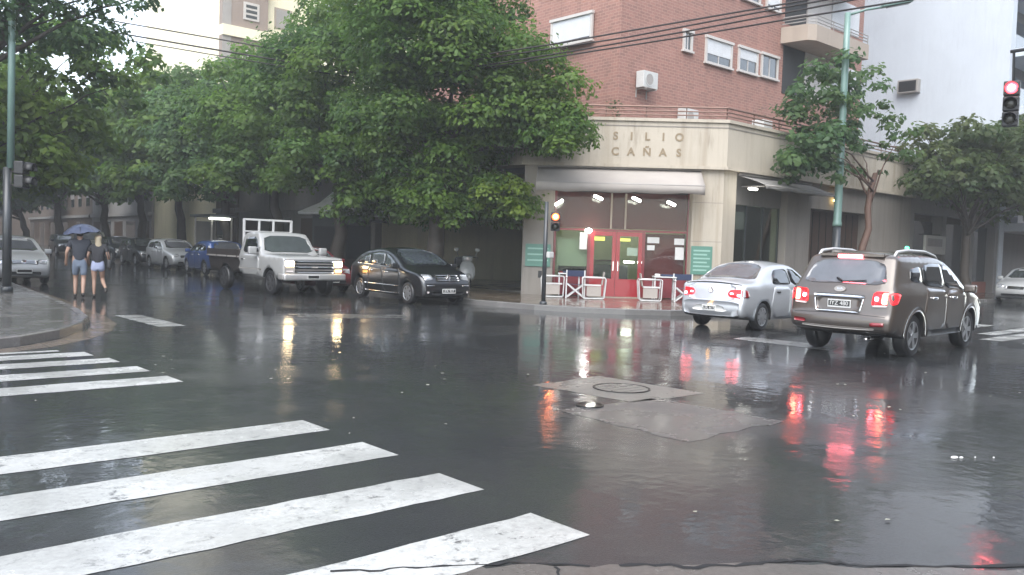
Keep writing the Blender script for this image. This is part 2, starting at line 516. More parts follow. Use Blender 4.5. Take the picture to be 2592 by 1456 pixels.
def tube(bm, path, radii, n=8, cap=True):
    """tapered tube through points"""
    path = [Vector(p) for p in path]
    if not isinstance(radii, (list, tuple)):
        radii = [radii] * len(path)
    rings = []
    up = Vector((0, 0, 1))
    prev = None
    for i, p in enumerate(path):
        d = (path[min(i + 1, len(path) - 1)] - path[max(i - 1, 0)]).normalized()
        if prev is None:
            a = d.cross(up)
            if a.length < 1e-3:
                a = d.cross(Vector((1, 0, 0)))
            a.normalize()
        else:
            a = (prev - d * prev.dot(d)).normalized()
        prev = a
        b = d.cross(a)
        rings.append([bm.verts.new(p + (a * math.cos(2 * math.pi * k / n) + b * math.sin(2 * math.pi * k / n)) * radii[i]) for k in range(n)])
    for r0, r1 in zip(rings, rings[1:]):
        for k in range(n):
            bm.faces.new((r0[k], r0[(k + 1) % n], r1[(k + 1) % n], r1[k]))
    if cap:
        bm.faces.new(list(reversed(rings[0])))
        bm.faces.new(rings[-1])
    return bm

def lathe(bm, prof, n=24, m=None, close=False):
    """revolve (r, h) profile round local z"""
    rings = []
    for r, h in prof:
        ring = []
        for k in range(n):
            a = 2 * math.pi * k / n
            v = Vector((r * math.cos(a), r * math.sin(a), h))
            ring.append(bm.verts.new(v if m is None else m @ v))
        rings.append(ring)
    pairs = list(zip(rings, rings[1:]))
    if close:
        pairs.append((rings[-1], rings[0]))
    for r0, r1 in pairs:
        for k in range(n):
            bm.faces.new((r0[k], r0[(k + 1) % n], r1[(k + 1) % n], r1[k]))
    if not close:
        bm.faces.new(list(reversed(rings[0])))
        bm.faces.new(rings[-1])
    return bm

def text_bm(body, size, m, depth=0.004, bold=0.0):
    cu = bpy.data.curves.new("txt", 'FONT')
    cu.body = body
    cu.size = size
    cu.extrude = depth
    cu.offset = bold
    cu.align_x = 'CENTER'
    cu.align_y = 'CENTER'
    o = bpy.data.objects.new("txt", cu)
    COL.objects.link(o)
    dg = bpy.context.evaluated_depsgraph_get()
    dg.update()
    me = bpy.data.meshes.new_from_object(o.evaluated_get(dg))
    bm = bmesh.new()
    bm.from_mesh(me)
    bmesh.ops.transform(bm, matrix=m, verts=bm.verts)
    bpy.data.meshes.remove(me)
    bpy.data.objects.remove(o)
    bpy.data.curves.remove(cu)
    return bm

def frame_m(origin, xdir, ydir):
    """matrix whose local x,y,z map to xdir, ydir, xdir x ydir at origin"""
    x = Vector(xdir).normalized(); y = Vector(ydir).normalized(); z = x.cross(y)
    mm = Matrix((x, y, z)).transposed().to_4x4()
    mm.translation = Vector(origin)
    return mm

def poly_sheet(name, pts, z, mat, thick=0.0):
    bm = B()
    if thick:
        prism(bm, pts, z - thick, z)
    else:
        bm.faces.new([bm.verts.new((p[0], p[1], z)) for p in pts])
    bmesh.ops.recalc_face_normals(bm, faces=bm.faces)
    o = obj(name, bm, mat)
    return o

# ------------------------------------------------------------------ vehicles
def chaikin(pts, it=2):
    pts = [np.array(p, float) for p in pts]
    for _ in range(it):
        out = [pts[0]]
        for a, b in zip(pts, pts[1:]):
            out += [a * 0.75 + b * 0.25, a * 0.25 + b * 0.75]
        out.append(pts[-1])
        pts = out
    return np.array(pts)

def inside(poly, p):
    x, y = p
    c = False
    n = len(poly)
    j = n - 1
    for i in range(n):
        xi, yi = poly[i]; xj, yj = poly[j]
        if (yi > y) != (yj > y) and x < (xj - xi) * (y - yi) / (yj - yi) + xi:
            c = not c
        j = i
    return c

def seg_dist(P, C):
    P = np.atleast_2d(P)
    A, D = C[:-1], C[1:] - C[:-1]
    L2 = np.maximum((D ** 2).sum(1), 1e-12)
    t = np.clip(((P[:, None, :] - A[None]) * D[None]).sum(2) / L2, 0, 1)
    Q = A[None] + t[..., None] * D[None]
    return np.sqrt(((P[:, None, :] - Q) ** 2).sum(2)).min(1)

def cdt(poly, step, extra=()):
    poly = [tuple(p) for p in poly]
    xs = [p[0] for p in poly]; ys = [p[1] for p in poly]
    closed = np.array(poly + [poly[0]])
    pts = list(poly)
    cand = []
    x = min(xs) + step * 0.5
    while x < max(xs):
        y = min(ys) + step * 0.5
        while y < max(ys):
            cand.append((x, y)); y += step
        x += step
    cand = [c for c in cand if inside(poly, c)]
    if cand:
        d = seg_dist(np.array(cand), closed)
        cand = [c for c, dd in zip(cand, d) if dd > step * 0.45]
    ex = [tuple(e) for e in extra if inside(poly, e)]
    if ex and cand:
        dd = np.sqrt(((np.array(cand)[:, None] - np.array(ex)[None]) ** 2).sum(2)).min(1)
        cand = [c for c, q in zip(cand, dd) if q > step * 0.45]
    pts = pts + ex + cand
    n = len(poly)
    edges = [(i, (i + 1) % n) for i in range(n)]
    v, e, f, *_ = delaunay_2d_cdt([Vector(p) for p in pts], edges, [], 1, 1e-6)
    return [tuple(q) for q in v], f

def dense(poly, step):
    """break long polygon edges so a panel follows the curved shell under it"""
    out = []
    for i in range(len(poly)):
        a = np.array(poly[i], float); c = np.array(poly[(i + 1) % len(poly)], float)
        n = max(1, int(np.ceil(np.linalg.norm(c - a) / step)))
        out += [tuple(a + (c - a) * k / n) for k in range(n)]
    return out

class Shell:
    """a vehicle shell: a side silhouette swept across, with tumblehome, plan taper and rounded edges"""
    def __init__(s, ctrl, W, zsill, axles, rw, belt, tumble=0.24, r=0.09, crown=0.05, taper=(0.10, 0.10), arch=0.05, L=None, it=2):
        s.C = chaikin(ctrl, it)
        s.W, s.zs, s.axles, s.rw, s.belt = W, zsill, axles, rw, belt
        s.tumble, s.r, s.crown, s.taper, s.arch = tumble, r, crown, taper, arch
        x0, x1 = s.C[:, 0].min(), s.C[:, 0].max()
        s.xm, s.hl = (x0 + x1) / 2, (x1 - x0) / 2
        d = np.diff(s.C, axis=0)
        s.s = np.concatenate([[0], np.cumsum(np.hypot(d[:, 0], d[:, 1]))])
        t = np.gradient(s.C, axis=0)
        t /= np.maximum(np.linalg.norm(t, axis=1, keepdims=True), 1e-9)
        s.N = np.stack([-t[:, 1], t[:, 0]], 1)
        s.top = int(np.argmax(s.C[:, 1]))
        bot = []
        ra = rw + arch
        if zsill is not None:
            for xa in sorted(axles, reverse=True):
                a = math.asin(max(-0.95, min(0.95, (zsill - rw) / ra)))
                for k in range(15):
                    th = a + (math.pi - 2 * a) * k / 14
                    bot.append((xa + ra * math.cos(th), rw + ra * math.sin(th)))
        s.bottom = bot
        s.poly = [tuple(p) for p in s.C] + bot

    def wf(s, P):
        P = np.atleast_2d(np.array(P, float))
        x, z = P[:, 0], P[:, 1]
        w = np.full(len(P), s.W / 2)
        u = (x - s.xm) / s.hl
        tf = np.clip((np.abs(u) - 0.5) / 0.5, 0, 1) ** 2.2
        w *= 1 - np.where(u > 0, s.taper[1], s.taper[0]) * tf
        up = np.clip(z - s.belt, 0, None)
        w -= s.tumble * up + 0.025 * (1 - np.exp(-up / 0.03))
        dn = np.clip(s.belt - 0.25 - z, 0, None)
        w -= 0.10 * dn ** 2
        d = seg_dist(P, s.C)
        r = s.r
        f = np.where(d < r, r - np.sqrt(np.maximum(r * r - (r - np.minimum(d, r)) ** 2, 0)), 0)
        return w - f

    def at(s, side, z):
        """contour parameter at height z on the rear or front run"""
        if side == 'rear':
            zz = np.maximum.accumulate(s.C[:s.top + 1, 1] + np.arange(s.top + 1) * 1e-6)
            return np.interp(z, zz, s.s[:s.top + 1])
        zz = np.maximum.accumulate((s.C[s.top:, 1])[::-1] + np.arange(len(s.C) - s.top) * 1e-6)
        return np.interp(z, zz, s.s[s.top:][::-1])

    def crown_at(s, sv):
        T = s.s[-1]
        return s.crown * np.clip(np.minimum(sv, T - sv) / 0.25, 0, 1)

    def surf(s, sv, y, off):
        sv = np.atleast_1d(sv); y = np.atleast_1d(y)
        bx = np.interp(sv, s.s, s.C[:, 0]); bz = np.interp(sv, s.s, s.C[:, 1])
        nx = np.interp(sv, s.s, s.N[:, 0]); nz = np.interp(sv, s.s, s.N[:, 1])
        wb = s.wf(np.stack([bx, bz], 1))
        q = np.clip(y / wb, -1, 1)
        h = s.crown_at(sv) * (1 - q * q) + off
        return np.stack([bx + nx * h, q * wb, bz + nz * h], 1)

    def body(s, name, mat, parent, step=0.09):
        ex = []
        for k, p in enumerate(s.C[1:-1], 1):
            for d in (0.012, 0.035, 0.07):
                ex.append(p - s.N[k] * d)
        ex = [e for e in ex if inside(s.poly, e)]
        if ex:
            dd = seg_dist(np.array(ex), s.C)
            keep = []
            for e, q in zip(ex, dd):
                if q > 0.009 and all((e[0] - k[0]) ** 2 + (e[1] - k[1]) ** 2 > 0.012 ** 2 for k in keep[-40:]):
                    keep.append(e)
            ex = keep
        v, f = cdt(s.poly, step, ex)
        w = s.wf(v)
        bm = B()
        L = [bm.verts.new((p[0], ww, p[1])) for p, ww in zip(v, w)]
        Rr = [bm.verts.new((p[0], -ww, p[1])) for p, ww in zip(v, w)]
        for t in f:
            bm.faces.new([L[i] for i in t])
            bm.faces.new([Rr[i] for i in reversed(t)])
        n = len(s.poly)
        nc = len(s.C)
        K = 12
        wl_ = s.wf(s.poly)
        rows = []
        for i in range(n):
            p = s.poly[i]
            row = [L[i]]
            for k in range(1, K):
                q = 1 - 2 * k / K
                if i < nc:
                    h = float(s.crown_at(s.s[i])) * (1 - q * q)
                    pos = (p[0] + s.N[i][0] * h, q * wl_[i], p[1] + s.N[i][1] * h)
                else:
                    pos = (p[0], q * wl_[i], p[1])
                row.append(bm.verts.new(pos))
            row.append(Rr[i])
            rows.append(row)
        for i in range(n):
            j = (i + 1) % n
            for k in range(K):
                fc = bm.faces.new((rows[i][k], rows[i][k + 1], rows[j][k + 1], rows[j][k]))
                if i >= nc - 1:
                    fc.material_index = 1
        bmesh.ops.recalc_face_normals(bm, faces=bm.faces)
        o = obj(name, bm, None, parent, True, [mat, M['under']])
        for e in o.data.edges:
            pass
        return o

    def side(s, name, poly, y_sign, mat, parent, off=0.004, step=0.10, smooth=True):
        poly = dense(poly, step)
        v, f = cdt(poly, step)
        w = s.wf(v)
        bm = B()
        vv = [bm.verts.new((p[0], y_sign * (ww + off), p[1])) for p, ww in zip(v, w)]
        for t in f:
            bm.faces.new([vv[i] for i in (t if y_sign < 0 else reversed(t))])
        s._skirt(bm, vv, len(poly), lambda c: Vector((c.x, c.y - y_sign * (off + 0.004), c.z)))
        return obj(name, bm, mat, parent, smooth)

    def _skirt(s, bm, vv, n, fn):
        back = [bm.verts.new(fn(vv[i].co)) for i in range(n)]
        for i in range(n):
            j = (i + 1) % n
            try:
                bm.faces.new((vv[i], vv[j], back[j], back[i]))
            except ValueError:
                pass

    def end(s, name, poly, run, mat, parent, off=0.004, step=0.10, smooth=True):
        """panel given as (y, z) polygon on the rear or front run of the shell"""
        poly = dense(poly, step)
        v, f = cdt(poly, step)
        v = np.array(v)
        P = s.surf(s.at(run, v[:, 1]), v[:, 0], off)
        Q = s.surf(s.at(run, v[:, 1]), v[:, 0], -0.004)
        bm = B()
        vv = [bm.verts.new(p) for p in P]
        for t in f:
            bm.faces.new([vv[i] for i in t])
        n = len(poly)
        back = [bm.verts.new(p) for p in Q[:n]]
        for i in range(n):
            j = (i + 1) % n
            bm.faces.new((vv[i], vv[j], back[j], back[i]))
        return obj(name, bm, mat, parent, smooth)

def rrect(x0, x1, y0, y1, r=0.02, n=3):
    out = []
    for cx, cy, a0 in ((x1 - r, y1 - r, 0), (x0 + r, y1 - r, 90), (x0 + r, y0 + r, 180), (x1 - r, y0 + r, 270)):
        for k in range(n + 1):
            a = R(a0 + 90 * k / n)
            out.append((cx + r * math.cos(a), cy + r * math.sin(a)))
    return out

def rounded(pts, it=2):
    """closed polygon with softened corners"""
    pts = [np.array(p, float) for p in pts]
    for _ in range(it):
        out = []
        for i in range(len(pts)):
            a, b = pts[i], pts[(i + 1) % len(pts)]
            out += [a * 0.86 + b * 0.14, a * 0.14 + b * 0.86]
        pts = out
    return [tuple(p) for p in pts]

def wheel(parent, x, y, r, w, mat_rim, spokes=5):
    sgn = 1 if y > 0 else -1
    m = Matrix.Translation((x, y, r)) @ Matrix.Rotation(-sgn * math.pi / 2, 4, 'X')
    bm = B()
    rr = r * 0.66
    prof = [(rr, -w * 0.42), (r * 0.90, -w * 0.5), (r * 0.985, -w * 0.36), (r, -w * 0.2), (r, w * 0.2), (r * 0.985, w * 0.36), (r * 0.90, w * 0.5), (rr, w * 0.42)]
    lathe(bm, prof, 28, m)
    t = obj('wheel', bm, M['rubber'], parent, True)
    bm = B()
    lathe(bm, [(rr * 1.0, w * 0.36), (rr * 1.03, w * 0.44), (rr * 0.97, w * 0.46), (rr * 0.90, w * 0.40), (rr * 0.90, w * 0.30)], 24, m)
    for k in range(spokes):
        a = 2 * math.pi * k / spokes
        rm = m @ Matrix.Rotation(a, 4, 'Z')
        pts = [(0.03, -0.034), (rr * 0.93, -0.052), (rr * 0.93, 0.052), (0.03, 0.034)]
        prism(bm, pts, w * 0.36, w * 0.445, rm)
    lathe(bm, [(0.062, w * 0.36), (0.060, w * 0.46), (0.03, w * 0.475)], 14, m)
    obj('rim', bm, mat_rim, t, False)
    bm = B()
    lathe(bm, [(rr * 0.9, w * 0.22), (rr * 0.9, w * 0.26)], 20, m)
    obj('brake_disc', bm, M['iron'], t, False)
    return t

def plate(parent, sh, run, y, z, txt, w=0.42, h=0.13):
    s_ = sh.at(run, z)
    P = sh.surf(s_, np.array([y]), 0.012)[0]
    fx = -1 if run == 'rear' else 1
    mm = frame_m(P, (0, fx, 0), (0, 0, 1))
    bm = B(); rbox(bm, -w / 2, w / 2, -h / 2, h / 2, -0.01, 0.008, 0.004, mm)
    pl = obj('number_plate', bm, M['plate_white'], parent)
    bm = B(); box(bm, -w / 2 + 0.014, w / 2 - 0.014, -h / 2 + 0.026, h / 2 - 0.016, 0.008, 0.011, mm)
    obj('plate_field', bm, M['plate_black'], pl)
    if txt:
        t = text_bm(txt, 0.098, mm @ Matrix.Translation((0, 0.004, 0.0125)), 0.0015)
        obj('plate_lettering', t, M['plate_white'], pl)
    return pl

def mirror(parent, x, y, z, mat):
    sgn = 1 if y > 0 else -1
    bm = B()
    rbox(bm, x - 0.06, x + 0.07, min(y, y + sgn * 0.21), max(y, y + sgn * 0.21), z - 0.05, z + 0.10, 0.035)
    return obj('wing_mirror', bm, mat, parent, True)

def generic_car(name, label, loc, rz, ctrl, W, zs, axles, rw, belt, mat, doors, windows, screens, head, tail,
                group=None, grille=None, bumper_dark=0.0, rim='alloy', tumble=0.24, r=0.09, taper=(0.10, 0.14), crown=0.05,
                cat='car', mirrors=None, plates=(None, None), tail_mat='tail_off', head_mat='headlamp_off', glass='glasscar',
                wind_mat='glasswind', rear_mat='glassrear', handles=None, wheels_w=0.20, spokes=5):
    root = empty(name, loc, rz)
    tag(root, label, cat, group)
    sh = Shell(ctrl, W, zs, axles, rw, belt, tumble, r, crown, taper)
    sh.body('body', mat, root)
    for sgn in (1, -1):
        for k, d in enumerate(doors):
            dr = sh.side('door', rounded(d, 1), sgn, mat, root, 0.0045, 0.09)
            if handles:
                hx, hz = handles[k]
                yy = float(sh.wf([(hx, hz)])[0])
                bm = B(); rbox(bm, hx - 0.09, hx + 0.09, min(sgn * (yy), sgn * (yy + 0.035)), max(sgn * yy, sgn * (yy + 0.035)), hz - 0.018, hz + 0.018, 0.012)
                obj('door_handle', bm, M['chrome'] if rim == 'alloy' else M['black'], dr, True)
        for w_ in windows:
            sh.side('side_window', rounded(w_, 2), sgn, M[glass], root, 0.010, 0.12)
        if mirrors:
            mx, mz = mirrors
            mirror(root, mx, sgn * (float(sh.wf([(mx, mz)])[0]) - 0.01), mz, mat)
    wz0, wz1, wb, wt = screens['front']
    sh.end('windscreen', rounded([(-wb, wz0), (wb, wz0), (wt, wz1), (-wt, wz1)], 1), 'front', M[wind_mat], root, 0.008)
    wz0, wz1, wb, wt = screens['rear']
    sh.end('rear_window', rounded([(-wb, wz0), (wb, wz0), (wt, wz1), (-wt, wz1)], 1), 'rear', M[rear_mat], root, 0.008)
    for sgn in (1, -1):
        y0, y1, z0, z1, dx = head
        pts = [(sgn * y0, z0 + 0.02), (sgn * y1, z0), (sgn * y1, z1), (sgn * y0, z1 - 0.03)]
        h = sh.end('headlight', rounded(pts, 2), 'front', M[head_mat], root, 0.010, 0.07)
        y0, y1, z0, z1, dx = tail
        pts = [(sgn * y0, z0), (sgn * y1, z0), (sgn * y1, z1), (sgn * y0, z1)]
        sh.end('tail_light', rounded(pts, 2), 'rear', M[tail_mat], root, 0.010, 0.07)
    if grille:
        gw, gz0, gz1 = grille
        g = sh.end('grille', rrect(-gw, gw, gz0, gz1, 0.03), 'front', M['black'], root, 0.008)
        for k in range(3):
            zz = gz0 + (gz1 - gz0) * (k + 0.7) / 3.4
            sh.end('grille_bar', [(-gw * 0.95, zz - 0.009), (gw * 0.95, zz - 0.009), (gw * 0.95, zz + 0.009), (-gw * 0.95, zz + 0.009)], 'front', M['chrome'], g, 0.016)
    # lower air intake
    sh.end('air_intake', rrect(-W * 0.28, W * 0.28, zs + 0.08, zs + 0.18, 0.03), 'front', M['black'], root, 0.006)
    if plates[0] is not None:
        plate(root, sh, 'front', 0, plates[0][0], plates[0][1])
    if plates[1] is not None:
        plate(root, sh, 'rear', 0, plates[1][0], plates[1][1])
    for xa in axles:
        for sgn in (1, -1):
            wheel(root, xa, sgn * (W / 2 - wheels_w / 2 - 0.035), rw, wheels_w, M[rim], spokes)
    return root, sh

# ================================================================== GROUND
def structure(o, label, cat):
    return tag(o, label, cat, None, 'structure')

VB = (0.078, 0.997)                       # direction of the street running away on the left
def rk(y): return 15.2 + 0.078 * (y - 21.4)       # its right kerb
def lk(y): return 5.0 + 0.078 * (y - 19.0)        # its left kerb
def rwall(y): return 18.54 + 0.078 * (y - 20.16)  # building line on the right
def lwall(y): return lk(y) - 3.4
def ak(x): return 13.25 - 0.018 * (x - 20.0)      # far kerb of the wide street

# thin rainy air
bm = B()
box(bm, -225, 225, -225, 225, -1.0, 49.0)
hz = bpy.data.materials.new("rain_haze"); hz.use_nodes = True
hz.node_tree.nodes.clear()
ho = hz.node_tree.nodes.new("ShaderNodeOutputMaterial"); hv = hz.node_tree.nodes.new("ShaderNodeVolumePrincipled")
hv.inputs['Color'].default_value = (0.93, 0.96, 0.98, 1); hv.inputs['Density'].default_value = 0.0019; hv.inputs['Anisotropy'].default_value = 0.2
hz.node_tree.links.new(hv.outputs[0], ho.inputs['Volume'])
tag(obj('haze', bm, hz), 'thin pale rain haze filling the street air', 'haze', None, 'stuff')
bm = B()
S_ = 220
bm.faces.new([bm.verts.new(p) for p in ((-S_, -S_, 0), (S_, -S_, 0), (S_, S_, 0), (-S_, S_, 0))])
structure(obj('road', bm, M['asphalt']), 'wet dark asphalt of the crossing', 'road')

def arc(cx, cy, r, a0, a1, n=10):
    return [(cx + r * math.cos(R(a0 + (a1 - a0) * k / n)), cy + r * math.sin(R(a0 + (a1 - a0) * k / n))) for k in range(n + 1)]

def offset_in(line, d):
    """shift a polyline to its left by d"""
    out = []
    for i, p in enumerate(line):
        a = Vector(line[max(i - 1, 0)]); b = Vector(line[min(i + 1, len(line) - 1)])
        t = (b - a).normalized()
        out.append((p[0] - t.y * d, p[1] + t.x * d))
    return out

def kerb_and_walk(line, back, mat, walk_label, kerb_label, z=0.15):
    """line: kerb edge with the pavement on its left; back: rest of the pavement outline"""
    inner = offset_in(line, 0.16)
    poly_sheet('sidewalk', inner + back, z - 0.004, mat, 0.16)
    w = bpy.context.scene.collection.objects[-1]
    structure(w, walk_label, 'sidewalk')
    bm = B()
    n = len(line)
    for i in range(n - 1):
        a0, a1, b0, b1 = line[i], line[i + 1], inner[i], inner[i + 1]
        v = [bm.verts.new((*a0, -0.02)), bm.verts.new((*a1, -0.02)), bm.verts.new((*a1, z - 0.02)), bm.verts.new((*a0, z - 0.02)),
             bm.verts.new((a0[0] * 0.85 + b0[0] * 0.15, a0[1] * 0.85 + b0[1] * 0.15, z)), bm.verts.new((a1[0] * 0.85 + b1[0] * 0.15, a1[1] * 0.85 + b1[1] * 0.15, z)),
             bm.verts.new((*b1, z)), bm.verts.new((*b0, z))]
        bm.faces.new((v[0], v[1], v[2], v[3]))
        bm.faces.new((v[3], v[2], v[5], v[4]))
        bm.faces.new((v[4], v[5], v[6], v[7]))
    bmesh.ops.remove_doubles(bm, verts=bm.verts, dist=0.001)
    structure(obj('kerb', bm, M['kerb']), kerb_label, 'kerb')

# far pavement: down the right side of the street, round the cut corner, along the wide street
far = [(rk(y), y) for y in (140, 90, 60, 40, 30, 22, 19.2)]
far += [(15.25, 17.6), (15.55, 16.35), (16.1, 15.25), (16.9, 14.35), (17.9, 13.65), (19.2, 13.3)]
far += [(x, ak(x)) for x in (21, 24, 28, 34, 44, 60, 90, 140)]
kerb_and_walk(far, [(140, 24), (60, 24), (30, 24), (24, 30), (26, 60), (31, 140)], M['tile_b'], 'wet brown paving round the corner shop', 'stone kerb round the far corner')
near_l = [(-120, 13.3), (-60, 13.2), (-20, 13.1), (-5, 13.05), (1.0, 13.05), (2.1, 13.25), (2.9, 13.75), (3.6, 14.5), (4.2, 15.5), (4.6, 16.6), (4.85, 18.0)]
near_l += [(lk(y), y) for y in (19.5, 24, 30, 40, 60, 90, 140)]
kerb_and_walk(near_l, [(-6, 140), (-120, 140)], M['tile'], 'wet grey pavement at the left corner', 'rounded kerb of the left corner')

# zebra crossing in the foreground, its worn middle, and the other markings
def marking(name, pts, mat, label, z=0.0035):
    o = poly_sheet(name, pts, z, mat)
    structure(o, label, 'road marking')
def ragged(x0, x1, y0, y1, j=0.012, n=26):
    lo = [(x0 + (x1 - x0) * k / n, y0 + random.uniform(-j, j)) for k in range(n + 1)]
    hi = [(x1 - (x1 - x0) * k / n, y1 + random.uniform(-j, j)) for k in range(n + 1)]
    return lo + hi
for k, (y0, y1, xr) in enumerate(((3.27, 3.76, 3.61), (4.33, 4.84, 3.70), (5.44, 5.95, 3.76), (6.49, 7.00, 3.77),
                                  (9.58, 10.08, 3.66), (10.53, 11.0, 3.62), (11.46, 11.9, 3.56), (12.24, 12.66, 3.46), (12.92, 13.03, 3.2))):
    if k == 8:
        y0, y1 = 12.86, 13.0
    marking('crosswalk_stripe', ragged(-1.2, xr, y0, y1), M['stripe'], 'white crossing bar number %d from the camera' % (k + 1))
marking('crosswalk_stripe', ragged(5.50, 6.00, 15.6, 18.1), M['stripe_old'], 'short worn white bar off the left kerb')
marking('stop_line', [(14.25, 7.4), (15.1, 7.6), (15.0, 9.5), (14.35, 9.42)], M['stripe_old'], 'worn white bar beside the grey off-roader')
for y0, y1, x0 in ((7.0, 7.38, 21.2), (6.35, 6.8, 19.7), (5.5, 5.95, 19.6), (8.1, 8.5, 21.2), (9.2, 9.6, 21.2), (10.3, 10.7, 21.2)):
    marking('crosswalk_stripe', ragged(x0, 24.6, y0, y1), M['stripe'], 'white crossing bar beyond the grey off-roader')
# repairs in the asphalt
def wob(pts, j=0.05, n=6):
    out = []
    for i in range(len(pts)):
        a, b = pts[i], pts[(i + 1) % len(pts)]
        for k in range(n):
            t = k / n
            q = 0 if k == 0 else j
            out.append((a[0] + (b[0] - a[0]) * t + random.uniform(-q, q), a[1] + (b[1] - a[1]) * t + random.uniform(-q, q)))
    return out
def patch(pts, mat, label, z=0.0018):
    structure(poly_sheet('road_patch', pts, z, M[mat]), label, 'road patch')
patch(wob([(7.0, 7.35), (7.2, 5.95), (8.4, 5.85), (8.3, 7.45)], .03), 'concrete', 'pale concrete square round the manhole')
patch(wob([(6.15, 6.05), (6.10, 4.40), (7.70, 4.42), (7.55, 6.0)]), 'concrete2', 'grey repair patch in front of the manhole')
patch(wob([(8.9, 17.3), (8.7, 16.2), (11.0, 15.6), (11.2, 16.3)], 0.12), 'concrete2', 'pale repair in front of the white pickup')
gl = [(1.0, 13.0), (2.15, 13.2), (2.95, 13.7), (3.65, 14.45), (4.25, 15.45), (4.65, 16.55), (4.9, 18.0), (lk(22) + .05, 22), (lk(30) + .05, 30)]
patch(gl + offset_in(gl, -0.40)[::-1], 'tile_b', 'pale gutter strip round the left corner')
# broken gutter at the camera's feet
gut = wob([(2.70, 3.30), (2.95, 3.19), (3.46, 2.80), (4.08, 2.36), (4.46, 2.00), (5.16, 1.46), (6.6, 0.2), (6.0, -2.0), (0.5, -1.0), (1.0, 2.2)], 0.03)
patch(gut, 'gutter', 'broken concrete gutter along the near edge', 0.0025)
def crack(pts, w=0.012, label='dark crack in the wet ground', z=0.0050):
    P = []
    for a, b in zip(pts, pts[1:]):
        for k in range(7):
            t = k / 7
            P.append((a[0] + (b[0] - a[0]) * t + random.uniform(-0.02, 0.02), a[1] + (b[1] - a[1]) * t + random.uniform(-0.02, 0.02)))
    P.append(pts[-1])
    up, dn = [], []
    for i, p in enumerate(P):
        a = Vector(P[max(i - 1, 0)]); b = Vector(P[min(i + 1, len(P) - 1)])
        t = (b - a).normalized(); ww = w * random.uniform(0.4, 1.5)
        up.append((p[0] - t.y * ww, p[1] + t.x * ww)); dn.append((p[0] + t.y * ww, p[1] - t.x * ww))
    structure(poly_sheet('road_crack', up + dn[::-1], z, M['under']), label, 'crack')
crack([(2.17, 3.66), (2.51, 3.46), (2.95, 3.22), (3.25, 2.93)], 0.011, 'thin dark crack over the nearest white bar')
crack([(3.40, 2.84), (3.75, 2.55), (4.08, 2.39), (4.29, 2.27), (4.46, 2.03), (5.16, 1.50), (6.0, 0.8)], 0.016, 'thick dark crack along the near gutter')
crack([(3.1, 3.05), (2.98, 2.8), (3.05, 2.5)], 0.008, 'short dark crack through the near gutter')
# fallen leaves and scraps
bm = B()
for _ in range(60):
    while True:
        x, y = random.uniform(2.0, 15), random.uniform(0.8, 13)
        if math.hypot(x, y) > 3.5: break
    s_ = random.uniform(0.010, 0.024); a = random.uniform(0, 6.3)
    vv = [bm.verts.new((x + s_ * math.cos(a + t) * (1.6 if i % 2 else 0.8), y + s_ * math.sin(a + t), 0.012 + random.uniform(0, 0.006))) for i, t in enumerate((0, 1.57, 3.14, 4.71))]
    bm.faces.new(vv)
o = obj('litter', bm, plain("pale_fallen_leaves", (0.33, 0.33, 0.26), 0.5, var=0.5, scale=2))
tag(o, 'tiny pale leaves and scraps on the wet asphalt', 'litter', None, 'stuff')

# manhole cover, two pieces: ring and lid
root = empty('manhole_cover', (7.78, 6.62, 0.003)); tag(root, 'round sunken iron manhole cover in the pale concrete square', 'manhole cover')
bm = B(); lathe(bm, [(0.345, 0.0), (0.345, 0.010), (0.322, 0.010), (0.322, 0.0)], 32); obj('ring', bm, M['iron'], root, False)
bm = B(); lathe(bm, [(0.316, 0.0), (0.316, 0.006), (0.05, 0.006)], 32)
for k in range(4):
    box(bm, -0.26, 0.26, -0.21 + k * 0.13, -0.19 + k * 0.13, 0.006, 0.010)
obj('lid', bm, M['concrete'], root)
root = empty('valve_cover', (6.62, 6.06, 0.003)); tag(root, 'small round iron cover just in front of the manhole', 'valve cover')
bm = B(); lathe(bm, [(0.15, 0.0), (0.15, 0.012), (0.12, 0.012), (0.12, 0.0)], 24); obj('ring', bm, M['iron'], root)
bm = B(); lathe(bm, [(0.115, 0.0), (0.115, 0.008), (0.02, 0.008)], 24); obj('lid', bm, M['iron'], root)
# white plastic scrap lying on the road
bm = B()
for k, (x, y, s_) in enumerate(((7.54, 2.74, 0.036), (7.58, 2.70, 0.02), (7.69, 2.63, 0.008), (7.82, 2.53, 0.010))):
    lathe(bm, [(s_, 0.006), (s_ * 0.9, 0.012), (s_ * 0.3, 0.016)], 8, Matrix.Translation((x, y, 0)) @ Matrix.Diagonal((1.3, 0.7, 1, 1)))
tag(obj('scrap', bm, M['paper']), 'scattered white scraps on the asphalt at the right', 'litter', None, 'stuff')

